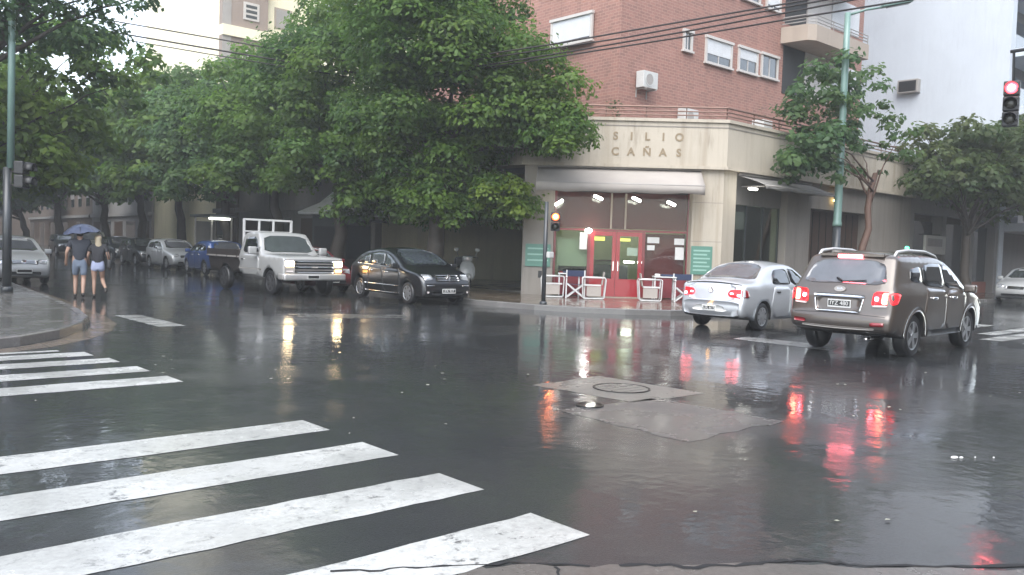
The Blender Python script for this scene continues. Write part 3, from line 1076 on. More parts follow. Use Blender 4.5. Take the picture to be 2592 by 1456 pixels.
# ================================================================== VEHICLES
SUV_C = [(-2.16, .40), (-2.30, .44), (-2.335, .55), (-2.335, .66), (-2.29, .74), (-2.27, .95), (-2.235, 1.10), (-2.18, 1.19), (-2.04, 1.40), (-1.90, 1.62), (-1.84, 1.70), (-1.70, 1.725), (-.9, 1.755), (-.1, 1.735), (.40, 1.64), (.80, 1.42), (1.12, 1.20), (1.30, 1.12), (1.8, 1.05), (2.1, .96), (2.24, .82), (2.32, .66), (2.34, .5), (2.28, .34), (2.15, .28)]
def make_suv():
    root = empty('off_roader', (16.10, 7.10, 0), R(2.5))
    tag(root, 'grey-brown off-roader with roof rails and brake lights lit', 'car')
    sh = Shell(SUV_C, 1.885, .33, (-1.36, 1.34), .365, 1.12, 0.25, 0.10, 0.055, (0.06, 0.12), arch=.055)
    sh.body('body', M['taupe'], root)
    for sg in (1, -1):
        rear_door = [(-1.02, .50), (-1.02, .78), (-.92, 1.08), (-.92, 1.20), (.02, 1.14), (.02, .42), (-.78, .42)]
        front_door = [(.045, .42), (.045, 1.14), (1.06, 1.10), (1.02, .42)]
        for nm, d, hx in (('rear', rear_door, -.62), ('front', front_door, .36)):
            dr = sh.side('door', rounded(d, 1), sg, M['taupe'], root, .0045, .08)
            yy = float(sh.wf([(hx, 1.0)])[0])
            bm = B(); rbox(bm, hx - .11, hx + .11, min(sg * (yy - .002), sg * (yy + .045)), max(sg * (yy - .002), sg * (yy + .045)), .975, 1.02, .016)
            obj('door_handle', bm, M['chrome'], dr, True)
        sh.side('side_window', rounded([(-.95, 1.235), (-.90, 1.565), (-.45, 1.605), (-.02, 1.595), (-.02, 1.18)], 1), sg, M['glasscar'], root, .011, .1)
        sh.side('side_window', rounded([(.0, 1.178), (.0, 1.595), (.42, 1.50), (.78, 1.29), (1.0, 1.135)], 1), sg, M['glasscar'], root, .011, .1)
        sh.side('side_window', rounded([(-1.55, 1.30), (-1.47, 1.50), (-1.02, 1.55), (-1.05, 1.26)], 2), sg, M['glasscar'], root, .011, .1)
        sh.side('window_pillar', rounded([(-1.04, 1.27), (-1.0, 1.55), (.0, 1.60), (.0, 1.17), (-.9, 1.215)], 1), sg, M['black'], root, .006, .08)
        # body coloured door mirrors
        mirror(root, .92, sg * (float(sh.wf([(.92, 1.12)])[0])), 1.13, M['taupe'])
        # roof rails: a bar on two feet
        yr = .66 * sg
        bm = B()
        zt = lambda x: float(sh.surf(np.interp(x, sh.C[10:16, 0] if False else sh.C[:, 0][sh.C[:, 1] > 1.55], sh.s[sh.C[:, 1] > 1.55]), np.array([yr]), 0)[0][2])
        pts = [(-1.74, zt(-1.74) - .01), (-1.64, zt(-1.64) + .055), (-1.2, zt(-1.2) + .075), (-.4, zt(-.4) + .07), (.1, zt(.1) + .045), (.30, zt(.30) - .01)]
        tube(bm, [(x, yr, z) for x, z in pts], [.022, .030, .026, .024, .022, .016], 8)
        obj('roof_rail', bm, M['chrome'] if False else plain('silver_roof_rail', (.58, .58, .58), .3, .4), root, True)
        # wheel arch cladding and sill
        for xa in (-1.36, 1.34):
            ro, ri = .365 + .135, .365 + .058
            pts = [(xa + ro * math.cos(R(a)), .365 + ro * math.sin(R(a))) for a in range(-4, 185, 9)] + [(xa + ri * math.cos(R(a)), .365 + ri * math.sin(R(a))) for a in range(184, -5, -9)]
            sh.side('wheel_arch', pts, sg, M['taupe'], root, .014, .2)
        sh.side('sill', [(-.80, .335), (.80, .335), (.80, .43), (-.80, .43)], sg, M['black'], root, .012, .2)
        # tail lamps: rear part with a lit outer chamber, wrapping to the flank
        t = sh.end('tail_light', rounded([(sg * .55, .86), (sg * .88, .90), (sg * .88, 1.115), (sg * .57, 1.10)], 2), 'rear', M['tail_dim'], root, .014, .05)
        sh.end('brake_chamber', rounded([(sg * .705, .905), (sg * .868, .915), (sg * .868, 1.095), (sg * .715, 1.09)], 2), 'rear', M['tail_on'], t, .022, .05)
        sh.end('inner_bulb', rounded([(sg * .60, .955), (sg * .66, .955), (sg * .66, 1.02), (sg * .60, 1.02)], 2), 'rear', M['tail_pink'], t, .022, .05)
        sh.end('reversing_lens', rounded([(sg * .57, .845), (sg * .80, .86), (sg * .80, .895), (sg * .57, .88)], 1), 'rear', M['lens_white'], t, .018, .05)
        sh.side('tail_wrap', rounded([(-2.262, .90), (-2.24, 1.11), (-2.02, 1.08), (-2.13, .93)], 2), sg, M['tail_dim'], t, .010, .05)
        # low reflectors
        sh.end('reflector', rounded([(sg * .56, .535), (sg * .83, .545), (sg * .83, .605), (sg * .56, .60)], 1), 'rear', M['tail_off'], root, .012, .06)
        sh.end('headlight', rounded([(sg * .50, .76), (sg * .86, .80), (sg * .88, .93), (sg * .55, .88)], 2), 'front', M['headlamp_off'], root, .012, .06)
        sh.side('headlight_wrap', rounded([(2.10, .80), (2.22, .76), (2.16, .90), (1.85, .95)], 2), sg, M['headlamp_off'], root, .010, .06)
    rw_ = sh.end('rear_window', rounded([(-.74, 1.20), (.74, 1.20), (.60, 1.605), (-.60, 1.605)], 2), 'rear', M['glassrear'], root, .010, .08)
    p0 = sh.surf(sh.at('rear', 1.215), np.array([-.02]), .03)[0]; p1 = sh.surf(sh.at('rear', 1.255), np.array([-.40]), .03)[0]; p2 = sh.surf(sh.at('rear', 1.27), np.array([.10]), .03)[0]
    bm = B(); tube(bm, [p2, p0, p1], [.020, .016, .010], 6); obj('rear_wiper', bm, M['black'], rw_, True)
    sh.end('windscreen', rounded([(-.70, 1.22), (.70, 1.22), (.57, 1.60), (-.57, 1.60)], 2), 'front', M['glasswind'], root, .012, .07)
    # spoiler lip with the high brake lamp
    bm = B()
    prism(bm, [(-1.62, -.60), (-1.62, .60), (-1.93, .56), (-1.95, 0), (-1.93, -.56)][::-1], 1.69, 1.735)
    bmesh.ops.recalc_face_normals(bm, faces=bm.faces)
    sp = obj('roof_spoiler', bm, M['taupe'], root)
    bm = B(); rbox(bm, -1.975, -1.93, -.21, .21, 1.662, 1.715, .012); obj('high_brake_light', bm, M['tail_pink'], sp)
    # tailgate: chrome bar, number recess with chrome U, emblem
    def strip(nm, pts, mat, par, off=.014):
        return sh.end(nm, pts, 'rear', mat, par, off, .08)
    strip('chrome_bar', rounded([(-.44, .985), (.44, .985), (.44, 1.03), (-.44, 1.03)], 1), M['chrome'], root, .035)
    strip('plate_recess', rounded([(-.37, .74), (.37, .74), (.42, .985), (-.42, .985)], 1), M['taupe'], root, .006)
    strip('chrome_trim', rounded([(-.37, .715), (.37, .715), (.37, .755), (-.37, .755)], 1), M['chrome'], root, .026)
    for sg in (1, -1):
        strip('chrome_trim', rounded([(sg * .355, .74), (sg * .385, .74), (sg * .43, .975), (sg * .405, .975)], 1), M['chrome'], root, .022)
    plate(root, sh, 'rear', -.02, .875, 'IYZ 480', .40, .135)
    e = sh.surf(sh.at('rear', 1.105), np.array([0.0]), .012)[0]
    nrm = Vector((-.95, 0, .3)).normalized()
    mm = frame_m(e, (0, -1, 0), nrm.cross(Vector((0, -1, 0))))
    bm = B(); lathe(bm, [(.052, 0), (.052, .010), (.044, .010), (.044, .004)], 24, mm @ Matrix.Diagonal((1.9, 1, 1, 1)))
    em = obj('emblem', bm, M['bedrail'], root)
    obj('emblem_lettering', text_bm('KIA', .062, mm @ Matrix.Translation((0, 0, .008)), .003), M['chrome'], em)
    # bumper: dark lower section with a pale scuff strip
    sh.end('bumper_lower', rounded([(-.86, .405), (.86, .405), (.86, .50), (-.86, .50)], 1), 'rear', M['black'], root, .010, .1)
    sh.end('bumper_strip', rounded([(-.62, .485), (.62, .485), (.62, .51), (-.62, .51)], 1), 'rear', M['bedrail'], root, .018, .1)
    sh.end('tailgate_seam', [(-.80, .695), (.80, .695), (.80, .703), (-.80, .703)], 'rear', M['black'], root, .003, .2)
    sh.end('grille', rrect(-.40, .40, .68, .80, .03), 'front', M['black'], root, .010)
    bm = B(); tube(bm, [(-2.05, -.45, .30), (-2.24, -.45, .31)], .035, 10); obj('exhaust_pipe', bm, M['chrome'], root, True)
    for xa in (-1.36, 1.34):
        for sg in (1, -1):
            wheel(root, xa, sg * (.942 - .155), .365, .235, M['alloy'], 5)
make_suv()

SEDAN_C = [(-1.96, .27), (-2.07, .31), (-2.11, .42), (-2.10, .56), (-2.075, .66), (-2.05, .80), (-2.03, .95), (-1.98, 1.02), (-1.85, 1.035), (-1.62, 1.05), (-1.42, 1.08), (-1.22, 1.20), (-.92, 1.36), (-.66, 1.435), (-.2, 1.47), (.15, 1.455), (.45, 1.38), (.78, 1.19), (1.03, 1.03), (1.18, .965), (1.6, .89), (1.93, .79), (2.06, .65), (2.11, .5), (2.08, .32), (1.98, .22)]
def make_sedan():
    root = empty('saloon_car', (17.75, 11.02, 0), R(4))
    tag(root, 'silver saloon car with red tail lamps on', 'car')
    sh = Shell(SEDAN_C, 1.665, .23, (-1.26, 1.205), .305, .98, 0.34, 0.085, 0.06, (0.08, 0.13))
    sh.body('body', M['silver'], root)
    for sg in (1, -1):
        rd = [(-.93, .52), (-.86, .80), (-.80, .98), (.0, .955), (.0, .27), (-.80, .27)]
        fd = [(.022, .27), (.022, .955), (1.0, .92), (.92, .27)]
        for d, hx in ((rd, -.62), (fd, .30)):
            dr = sh.side('door', rounded(d, 1), sg, M['silver'], root, .0045, .08)
            yy = float(sh.wf([(hx, .84)])[0])
            bm = B(); rbox(bm, hx - .085, hx + .085, min(sg * (yy - .002), sg * (yy + .028)), max(sg * (yy - .002), sg * (yy + .028)), .825, .86, .012)
            obj('door_handle', bm, M['black'] if hx < 0 else M['silver'], dr, True)
        sh.side('side_window', rounded([(-.86, 1.03), (-.80, 1.22), (-.66, 1.335), (-.08, 1.365), (.02, 1.00), (-.75, 1.01)], 2), sg, M['glasscar'], root, .010, .1)
        sh.side('side_window', rounded([(.06, 1.0), (.0, 1.368), (.25, 1.35), (.55, 1.20), (.86, 1.0)], 1), sg, M['glasscar'], root, .010, .1)
        mirror(root, .76, sg * float(sh.wf([(.76, .98)])[0]), .98, M['silver'])
        t = sh.end('tail_light', rounded([(sg * .40, .80), (sg * .44, .73), (sg * .76, .71), (sg * .76, .905), (sg * .46, .885)], 1), 'rear', M['tail_dim'], root, .012, .05)
        sh.end('lit_bulb', rounded([(sg * .62, .745), (sg * .70, .745), (sg * .70, .80), (sg * .62, .80)], 2), 'rear', M['tail_pink'], t, .020, .05)
        sh.end('lit_bulb', rounded([(sg * .46, .785), (sg * .53, .785), (sg * .53, .82), (sg * .46, .82)], 2), 'rear', M['tail_pink'], t, .018, .05)
        sh.side('tail_wrap', rounded([(-2.055, .725), (-2.035, .90), (-1.93, .88), (-1.84, .73)], 1), sg, M['tail_off'], t, .008, .05)
        sh.end('headlight', rounded([(sg * .42, .64), (sg * .74, .68), (sg * .76, .80), (sg * .48, .76)], 2), 'front', M['headlamp_off'], root, .012, .06)
    sh.end('rear_window', rounded([(-.67, 1.085), (.67, 1.085), (.52, 1.405), (-.52, 1.405)], 2), 'rear', M['glassrear'], root, .010, .08)
    sh.end('windscreen', rounded([(-.64, 1.04), (.64, 1.04), (.52, 1.40), (-.52, 1.40)], 2), 'front', M['glasswind'], root, .012, .07)
    # boot lid and its shut lines
    sh.end('boot_lid', rounded([(-.55, .625), (.55, .625), (.57, .995), (-.57, .995)], 1), 'rear', M['silver'], root, .005, .08)
    sh.end('boot_edge', rounded([(-.70, .985), (.70, .985), (.70, 1.0), (-.70, 1.0)], 1), 'rear', M['black'], root, .008, .1)
    sh.end('bumper', rounded([(-.74, .33), (.74, .33), (.76, .62), (-.76, .62)], 1), 'rear', M['silver'], root, .014, .08)
    sh.end('plate_recess', rounded([(-.46, .42), (.46, .42), (.30, .535), (-.30, .535)], 1), 'rear', M['plate_white'], root, .018, .08)
    plate(root, sh, 'rear', 0, .475, 'KIR 615', .34, .11)
    bm = B(); e = sh.surf(sh.at('rear', .545), np.array([-.06]), .03)[0]; rbox(bm, e[0] - .01, e[0] + .02, -.06, .01, e[2] - .008, e[2] + .008, .006); obj('plate_lamp', bm, M['marker_on'], root)
    sh.end('bumper_lip', rounded([(-.70, .30), (.70, .30), (.72, .335), (-.72, .335)], 1), 'rear', M['black'], root, .018, .1)
    e = sh.surf(sh.at('rear', .855), np.array([0.0]), .010)[0]
    mm = frame_m(e, (0, -1, 0), (0, 0, 1))
    bm = B(); lathe(bm, [(.060, 0), (.060, .010), (.048, .010), (.048, .003)], 26, mm)
    em = obj('emblem', bm, M['chrome'], root)
    bm = B()
    for a, b in (((-.026, .040), (0, -.002)), ((0, -.002), (.026, .040)), ((-.044, .016), (-.020, -.040)), ((-.020, -.040), (0, -.004)), ((0, -.004), (.020, -.040)), ((.020, -.040), (.044, .016))):
        tube(bm, [mm @ Vector((*a, .008)), mm @ Vector((*b, .008))], .005, 5)
    obj('emblem_letters', bm, M['chrome'], em)
    bm = B(); lathe(bm, [(.010, 0), (.010, .012), (.004, .012)], 10, mm @ Matrix.Translation((0, -.17, 0))); obj('boot_lock', bm, M['black'], root)
    bm = B(); zr = 1.44; tube(bm, [(-.62, 0, zr), (-.66, 0, zr + .05), (-.74, 0, zr + .12)], [.022, .010, .005], 6); obj('aerial', bm, M['black'], root, True)
    sh.end('grille', rrect(-.36, .36, .60, .70, .02), 'front', M['black'], root, .010)
    for xa in (-1.26, 1.205):
        for sg in (1, -1):
            wheel(root, xa, sg * (.832 - .125), .305, .19, M['alloy'], 8)
make_sedan()

def make_pickup():
    root = empty('pickup_truck', (12.36, 25.07, 0), R(-90.5))
    tag(root, 'old white pickup truck with a dark flatbed and lit headlights', 'pickup truck')
    C = [(-.34, .62), (-.36, 1.15), (-.35, 1.60), (-.32, 1.76), (-.22, 1.83), (.10, 1.86), (.52, 1.85), (.70, 1.80), (.92, 1.50), (1.12, 1.24), (1.20, 1.20), (2.0, 1.185), (2.54, 1.15), (2.63, 1.12), (2.66, 1.05), (2.67, .70), (2.65, .56)]
    sh = Shell(C, 1.98, .52, (1.78,), .375, 1.15, 0.26, 0.035, 0.03, (0.0, 0.03), arch=.07, it=1)
    sh.body('cab', M['truckwhite'], root)
    for sg in (1, -1):
        dr = sh.side('door', rounded([(-.16, .55), (-.16, 1.18), (1.12, 1.15), (1.10, .55)], 1), sg, M['truckwhite'], root, .005, .1)
        yy = float(sh.wf([(-.02, 1.02)])[0])
        bm = B(); rbox(bm, -.09, .08, min(sg * (yy - .002), sg * (yy + .03)), max(sg * (yy - .002), sg * (yy + .03)), 1.0, 1.04, .01); obj('door_handle', bm, M['chrome'], dr)
        sh.side('side_window', rounded([(-.12, 1.23), (-.10, 1.70), (.58, 1.72), (1.02, 1.24)], 1), sg, M['glasscar'], root, .010, .1)
        # beltline moulding
        sh.side('side_moulding', [(-.30, .735), (1.28, .735), (1.28, .765), (-.30, .765)], sg, M['bedrail'], root, .012, .3)
        # big square towing mirrors
        bm = B(); tube(bm, [(.98, sg * .90, 1.22), (1.0, sg * 1.10, 1.26)], .016, 6); tube(bm, [(.98, sg * .90, 1.40), (1.0, sg * 1.10, 1.36)], .014, 6)
        rbox(bm, .97, 1.09, min(sg * 1.04, sg * 1.30), max(sg * 1.04, sg * 1.30), 1.19, 1.42, .04)
        obj('wing_mirror', bm, M['truckwhite'], root, True)
        # headlights, turn lamps
        sh.end('headlight', rrect(min(sg * .66, sg * .92), max(sg * .66, sg * .92), .885, 1.035, .035), 'front', M['headlamp_on'], root, .030, .06)
        sh.end('headlight_bezel', rrect(min(sg * .63, sg * .95), max(sg * .63, sg * .95), .70, 1.055, .02), 'front', M['bedrail'], root, .016, .08)
        sh.end('turn_lamp', rrect(min(sg * .68, sg * .90), max(sg * .68, sg * .90), .73, .80, .015), 'front', M['marker_on'] if sg > 0 else M['lens_white'], root, .028, .08)
    sh.end('windscreen', rounded([(-.82, 1.245), (.82, 1.245), (.68, 1.735), (-.68, 1.735)], 1), 'front', M['glasswind'], root, .012, .06)
    g = sh.end('grille', rrect(-.62, .62, .70, 1.05, .02), 'front', M['black'], root, .014, .08)
    for z, h, mt in ((1.03, .016, 'chrome'), (.965, .010, 'bedrail'), (.875, .020, 'chrome'), (.79, .010, 'bedrail'), (.72, .016, 'chrome')):
        sh.end('grille_bar', [(-.62, z - h), (.62, z - h), (.62, z + h), (-.62, z + h)], 'front', M[mt], g, .032, .1)
    sh.end('hood_emblem', rrect(-.10, .10, .85, .90, .01), 'front', M['bedrail'], g, .042, .1)
    bm = B()
    rbox(bm, 2.62, 2.80, -1.0, 1.0, .48, .68, .05)
    rbox(bm, 2.40, 2.72, -1.01, -.93, .50, .67, .03); rbox(bm, 2.40, 2.72, .93, 1.01, .50, .67, .03)
    bp = obj('front_bumper', bm, plain('dented_pale_bumper', (.42, .41, .40), .35, .5, .3), root, True)
    mm = frame_m((2.806, -.08, .585), (0, 1, 0), (0, 0, 1))
    bm = B(); rbox(bm, -.19, .19, -.06, .06, -.006, .006, .004, mm); pl = obj('number_plate', bm, M['plate_white'], bp)
    bm = B(); box(bm, -.175, .175, -.042, .046, .006, .009, mm); obj('plate_field', bm, M['plate_black'], pl)
    bm = B(); rbox(bm, 1.55, 1.75, .10, .28, 1.195, 1.222, .008); obj('hood_vent', bm, M['black'], root)
    sh.end('hood_line', [(-.95, 1.068), (.95, 1.068), (.95, 1.078), (-.95, 1.078)], 'front', M['black'], root, .004, .2)
    # the bed: dark boards with a paler rail, wheel arch cut in
    Cb = [(-2.86, .58), (-2.88, .80), (-2.88, 1.02), (-2.84, 1.05), (-1.5, 1.05), (-.46, 1.05), (-.44, 1.02), (-.44, .62)]
    sb = Shell(Cb, 1.96, .56, (-1.56,), .375, 2.0, 0.0, 0.02, 0.0, (0.0, 0.0), arch=.08, it=1)
    sb.body('flatbed', M['bedbrown'], root)
    for sg in (1, -1):
        bm = B(); box(bm, -2.88, -.44, min(sg * .93, sg * .985), max(sg * .93, sg * .985), 1.10, 1.29)
        for x in (-2.84, -2.05, -1.25, -.5):
            box(bm, x - .03, x + .03, min(sg * .92, sg * .995), max(sg * .92, sg * .995), 1.04, 1.10)
        obj('side_board', bm, M['bedbrown'], root)
        bm = B(); box(bm, -2.90, -.42, min(sg * .925, sg * .995), max(sg * .925, sg * .995), 1.052, 1.098); obj('bed_rail', bm, M['bedrail'], root)
        bm = B(); tube(bm, [(-2.84, sg * .93, 1.06), (-2.84, sg * .93, 1.36)], .028, 6); obj('stake', bm, M['whitepaint'], root)
    bm = B(); rbox(bm, -2.92, -2.84, -.95, .95, 1.06, 1.28, .01); obj('tailgate', bm, M['bedbrown'], root)
    # white headache rack standing behind the cab
    bm = B()
    for y in (-.80, .80):
        rbox(bm, -.44, -.38, y - .035, y + .035, 1.05, 2.28, .008)
    for y in (-.30, .18):
        rbox(bm, -.44, -.38, y - .03, y + .03, 1.60, 2.24, .008)
    rbox(bm, -.44, -.38, -.80, .80, 2.22, 2.28, .008); rbox(bm, -.44, -.38, -.80, .80, 1.86, 1.90, .008)
    obj('headboard_rack', bm, M['whitepaint'], root)
    for xa in (-1.56, 1.78):
        for sg in (1, -1):
            wheel(root, xa, sg * .84, .375, .23, M['steelrim'], 6)
    # driver's silhouette is dark glass; load of rope and sacks shows above the boards
    bm = B()
    for k in range(5):
        rbox(bm, -2.3 + k * .38, -1.98 + k * .38, -.6 + .1 * (k % 2), .5, 1.04, 1.20 + .05 * (k % 3), .06)
    tag(obj('sack', bm, M['bedbrown'], None), 'dark load lying low in the pickup bed', 'load', None, 'stuff')
    o = COL.objects['sack']; o.matrix_world = Matrix.Translation(root.location) @ Matrix.Rotation(root.rotation_euler.z, 4, 'Z')
make_pickup()

MPV_C = [(-1.98, .30), (-2.08, .34), (-2.13, .48), (-2.12, .75), (-2.10, .95), (-2.02, 1.06), (-1.82, 1.22), (-1.50, 1.39), (-1.05, 1.51), (-.5, 1.57), (-.05, 1.55), (.42, 1.43), (.85, 1.22), (1.12, 1.07), (1.28, 1.01), (1.72, .93), (1.98, .82), (2.10, .66), (2.13, .45), (2.10, .28), (2.0, .22)]
HATCH_C = [(-1.75, .28), (-1.86, .32), (-1.91, .46), (-1.90, .66), (-1.86, .88), (-1.78, 1.02), (-1.62, 1.24), (-1.50, 1.36), (-1.25, 1.41), (-.6, 1.435), (-.1, 1.41), (.32, 1.27), (.68, 1.05), (.86, .955), (1.02, .92), (1.42, .84), (1.72, .73), (1.86, .60), (1.91, .45), (1.88, .28), (1.78, .21)]
VAN_C = [(-1.95, .35), (-2.03, .50), (-2.04, 1.0), (-2.02, 1.6), (-1.95, 1.80), (-1.75, 1.84), (-.5, 1.86), (.5, 1.84), (.85, 1.72), (1.15, 1.32), (1.30, 1.12), (1.45, 1.05), (1.80, .96), (1.98, .80), (2.04, .6), (2.02, .35), (1.92, .28)]

HD = R(-90 - 4.5)
r_, s_ = generic_car('parked_hatchback', 'shiny black sloping-roofed car parked in front of the corner shop', (14.33, 20.45, 0), HD, MPV_C, 1.78, .23, (-1.40, 1.38), .32, 1.05, M['carblack'],
    [[(-.88, .45), (-.80, 1.03), (.05, 1.0), (.05, .28), (-.86, .28)], [(.075, .28), (.075, 1.0), (1.05, .98), (.98, .28)]],
    [[(-1.60, 1.12), (-1.42, 1.25), (-.84, 1.40), (-.80, 1.08)], [(-.76, 1.08), (-.80, 1.41), (-.4, 1.46), (.02, 1.44), (.08, 1.05)], [(.12, 1.05), (.06, 1.435), (.36, 1.34), (.92, 1.05)]],
    {'front': (1.09, 1.52, .72, .58), 'rear': (1.12, 1.44, .62, .52)}, (.46, .80, .70, .87, 0), (.60, .80, .74, .98, 0),
    glass='glasswind',  # paler glass here: reflected light put into the side window colour
    grille=(.38, .66, .84), handles=((-.62, .90), (.30, .88)), mirrors=(.85, 1.06), plates=((.42, 'JFK 927'), None), wind_mat='winglass', spokes=7, wheels_w=.21)
for sg in (1, -1):
    s_.side('side_trim', [(-1.0, .50), (1.0, .50), (1.0, .525), (-1.0, .525)], sg, M['chrome'], r_, .010, .3)
    s_.side('sill_trim', [(-1.0, .285), (.98, .285), (.98, .30), (-1.0, .30)], sg, M['chrome'], r_, .010, .3)
    s_.side('roof_trim', [(-1.5, 1.085), (.9, 1.02), (.9, 1.038), (-1.5, 1.105)], sg, M['chrome'], r_, .012, .3)
    s_.end('fog_lamp', rrect(min(sg * .60, sg * .74), max(sg * .60, sg * .74), .36, .42, .02), 'front', M['lens_white'], r_, .012)
    s_.end('bumper_trim', [(sg * .44, .555), (sg * .80, .56), (sg * .80, .58), (sg * .44, .575)], 'front', M['chrome'], r_, .012)
e = s_.surf(s_.at('front', .75), np.array([0.0]), .03)[0]
mm = frame_m(e, (0, 1, 0), (0, 0, 1))
bm = B(); lathe(bm, [(.085, 0), (.085, .012), (.072, .012), (.072, .002)], 26, mm)
for k in range(3):
    a = R(90 + 120 * k); tube(bm, [mm @ Vector((0, 0, .008)), mm @ Vector((.075 * math.cos(a), .075 * math.sin(a), .008))], [.012, .004], 5)
obj('star_emblem', bm, M['chrome'], r_)
r_.scale = (1.0, 1.0, .955)

def hatch(label, loc, rz, mat, scale=(1, 1, 1), name='parked_hatchback', **kw):
    d = dict(grille=(.34, .56, .66), handles=((-.60, .84), (.30, .82)), mirrors=(.66, .97), spokes=6, wheels_w=.18)
    d.update(kw)
    r, s = generic_car(name, label, loc, rz, HATCH_C, 1.65, .22, (-1.20, 1.22), .295, .97, M[mat],
        [[(-.72, .42), (-.62, .94), (.05, .93), (.05, .26), (-.70, .26)], [(.07, .26), (.07, .93), (.88, .89), (.80, .26)]],
        [[(-1.35, 1.02), (-1.28, 1.22), (-.62, 1.32), (-.62, 1.0)], [(-.58, 1.0), (-.58, 1.325), (.0, 1.325), (.06, .98)], [(.10, .98), (.05, 1.32), (.30, 1.22), (.72, .97)]],
        {'front': (.985, 1.37, .64, .52), 'rear': (1.05, 1.35, .58, .50)}, (.40, .74, .60, .76, 0), (.52, .74, .70, .95, 0), **d)
    r.scale = scale
    return r, s
G1 = 'cars parked down the left-hand street'
g, s = hatch('white hatchback parked nose-on behind the left pole', (6.30, 31.2, 0), R(-90 - 1), 'carwhite', (1.02, 1.0, 1.02), group=G1, plates=((.42, ''), None), wind_mat='glassrear', grille=(.40, .60, .70))
e = s.surf(s.at('front', .65), np.array([0.0]), .02)[0]
bm = B(); lathe(bm, [(.065, 0), (.065, .012), (.02, .016)], 20, frame_m(e, (0, 1, 0), (0, 0, 1))); obj('round_emblem', bm, M['chrome'], g)
hatch('silver hatchback parked between the dark car and the blue car', (16.0, 43.4, 0), HD + R(3), 'silver', (1.05, 1.02, 1.03), group=G1, plates=((.40, ''), None), wind_mat='glassrear')
hatch('dark red car parked between the white pickup and the black car', (14.05, 26.0, 0), HD, 'carred', (1.04, 1.02, 1.0), group=G1, plates=((.40, ''), None))
hatch('black car parked just beyond the silver hatchback', (16.35, 48.9, 0), HD + R(2), 'carblack', (1.08, 1.03, 1.02), group=G1)
hatch('dark navy car with a pale windscreen beyond the umbrella', (16.9, 54.6, 0), HD, 'carnavy', (1.1, 1.03, 1.04), group=G1, wind_mat='glassrear')
hatch('dark car parked behind the white hatchback at far left', (6.9, 38.2, 0), HD, 'carnavy', (1.1, 1.03, 1.02), group=G1)
hatch('dark car with a pale roof edge farthest down the left-hand street', (17.8, 70.5, 0), HD, 'carblack', (1.1, 1.03, 1.04), group=G1)
def vanlike(label, name, loc, rz, mat, cat, group=None):
    r, s = generic_car(name, label, loc, rz, VAN_C, 1.75, .30, (-1.30, 1.32), .31, 1.12, M[mat],
        [[(.35, .34), (.35, 1.10), (1.12, 1.06), (1.0, .34)], [(-.75, .34), (-.75, 1.10), (.32, 1.10), (.32, .34)]],
        [[(.42, 1.16), (.42, 1.66), (.74, 1.62), (1.08, 1.16)], [(-.68, 1.18), (-.68, 1.66), (.28, 1.66), (.28, 1.18)]],
        {'front': (1.18, 1.70, .72, .62), 'rear': (1.18, 1.68, .62, .58)}, (.44, .78, .74, .92, 0), (.66, .82, .72, 1.15, 0),
        group=group, grille=(.36, .62, .74), handles=((.98, .95), (-.60, .95)), mirrors=(1.0, 1.14), rim='steelrim', cat=cat, tumble=.12)
    return r
vanlike('cream van parked far down the left-hand street', 'parked_van', (17.3, 62.5, 0), HD, 'vanwhite', 'van', G1)
hatch('bright blue hatchback half hidden behind the white pickup', (15.6, 37.5, 0), HD + R(180), 'carblue', (1.03, 1.02, 1.04), group=G1)
hatch('white hatchback at the right edge of the road', (40.85, 12.2, 0), R(181), 'carwhite', (1.1, 1.03, 1.04))
# taxi hidden behind the silver saloon: only its yellow roof shows
t, s = generic_car('taxi', 'black taxi whose yellow roof shows behind the silver saloon', (24.6, 12.05, 0), R(3), SEDAN_C, 1.665, .23, (-1.26, 1.205), .305, .98, M['carblack'],
    [[(-.93, .52), (-.80, .98), (.0, .955), (.0, .27), (-.80, .27)], [(.022, .27), (.022, .955), (1.0, .92), (.92, .27)]],
    [[(-.84, 1.03), (-.64, 1.335), (-.08, 1.36), (.02, 1.0)], [(.06, 1.0), (.0, 1.36), (.25, 1.35), (.86, 1.0)]],
    {'front': (1.04, 1.40, .64, .52), 'rear': (1.09, 1.39, .66, .52)}, (.42, .75, .64, .78, 0), (.42, .75, .72, .9, 0), grille=(.36, .6, .7), handles=((-.62, .84), (.3, .84)), mirrors=(.76, .98))
pts = np.array([p for p in s.C if p[1] > 1.42])
bm = B()
rows = []
for x, z in pts[::2]:
    sv = np.interp(x, s.C[:, 0][s.C[:, 1] > 1.40], s.s[s.C[:, 1] > 1.40])
    rows.append([bm.verts.new(p) for p in s.surf(np.full(9, sv), np.linspace(-.50, .50, 9), .018)])
for a, b in zip(rows, rows[1:]):
    for k in range(8):
        bm.faces.new((a[k], a[k + 1], b[k + 1], b[k]))
obj('yellow_roof', bm, M['taxiyellow'], t, True)

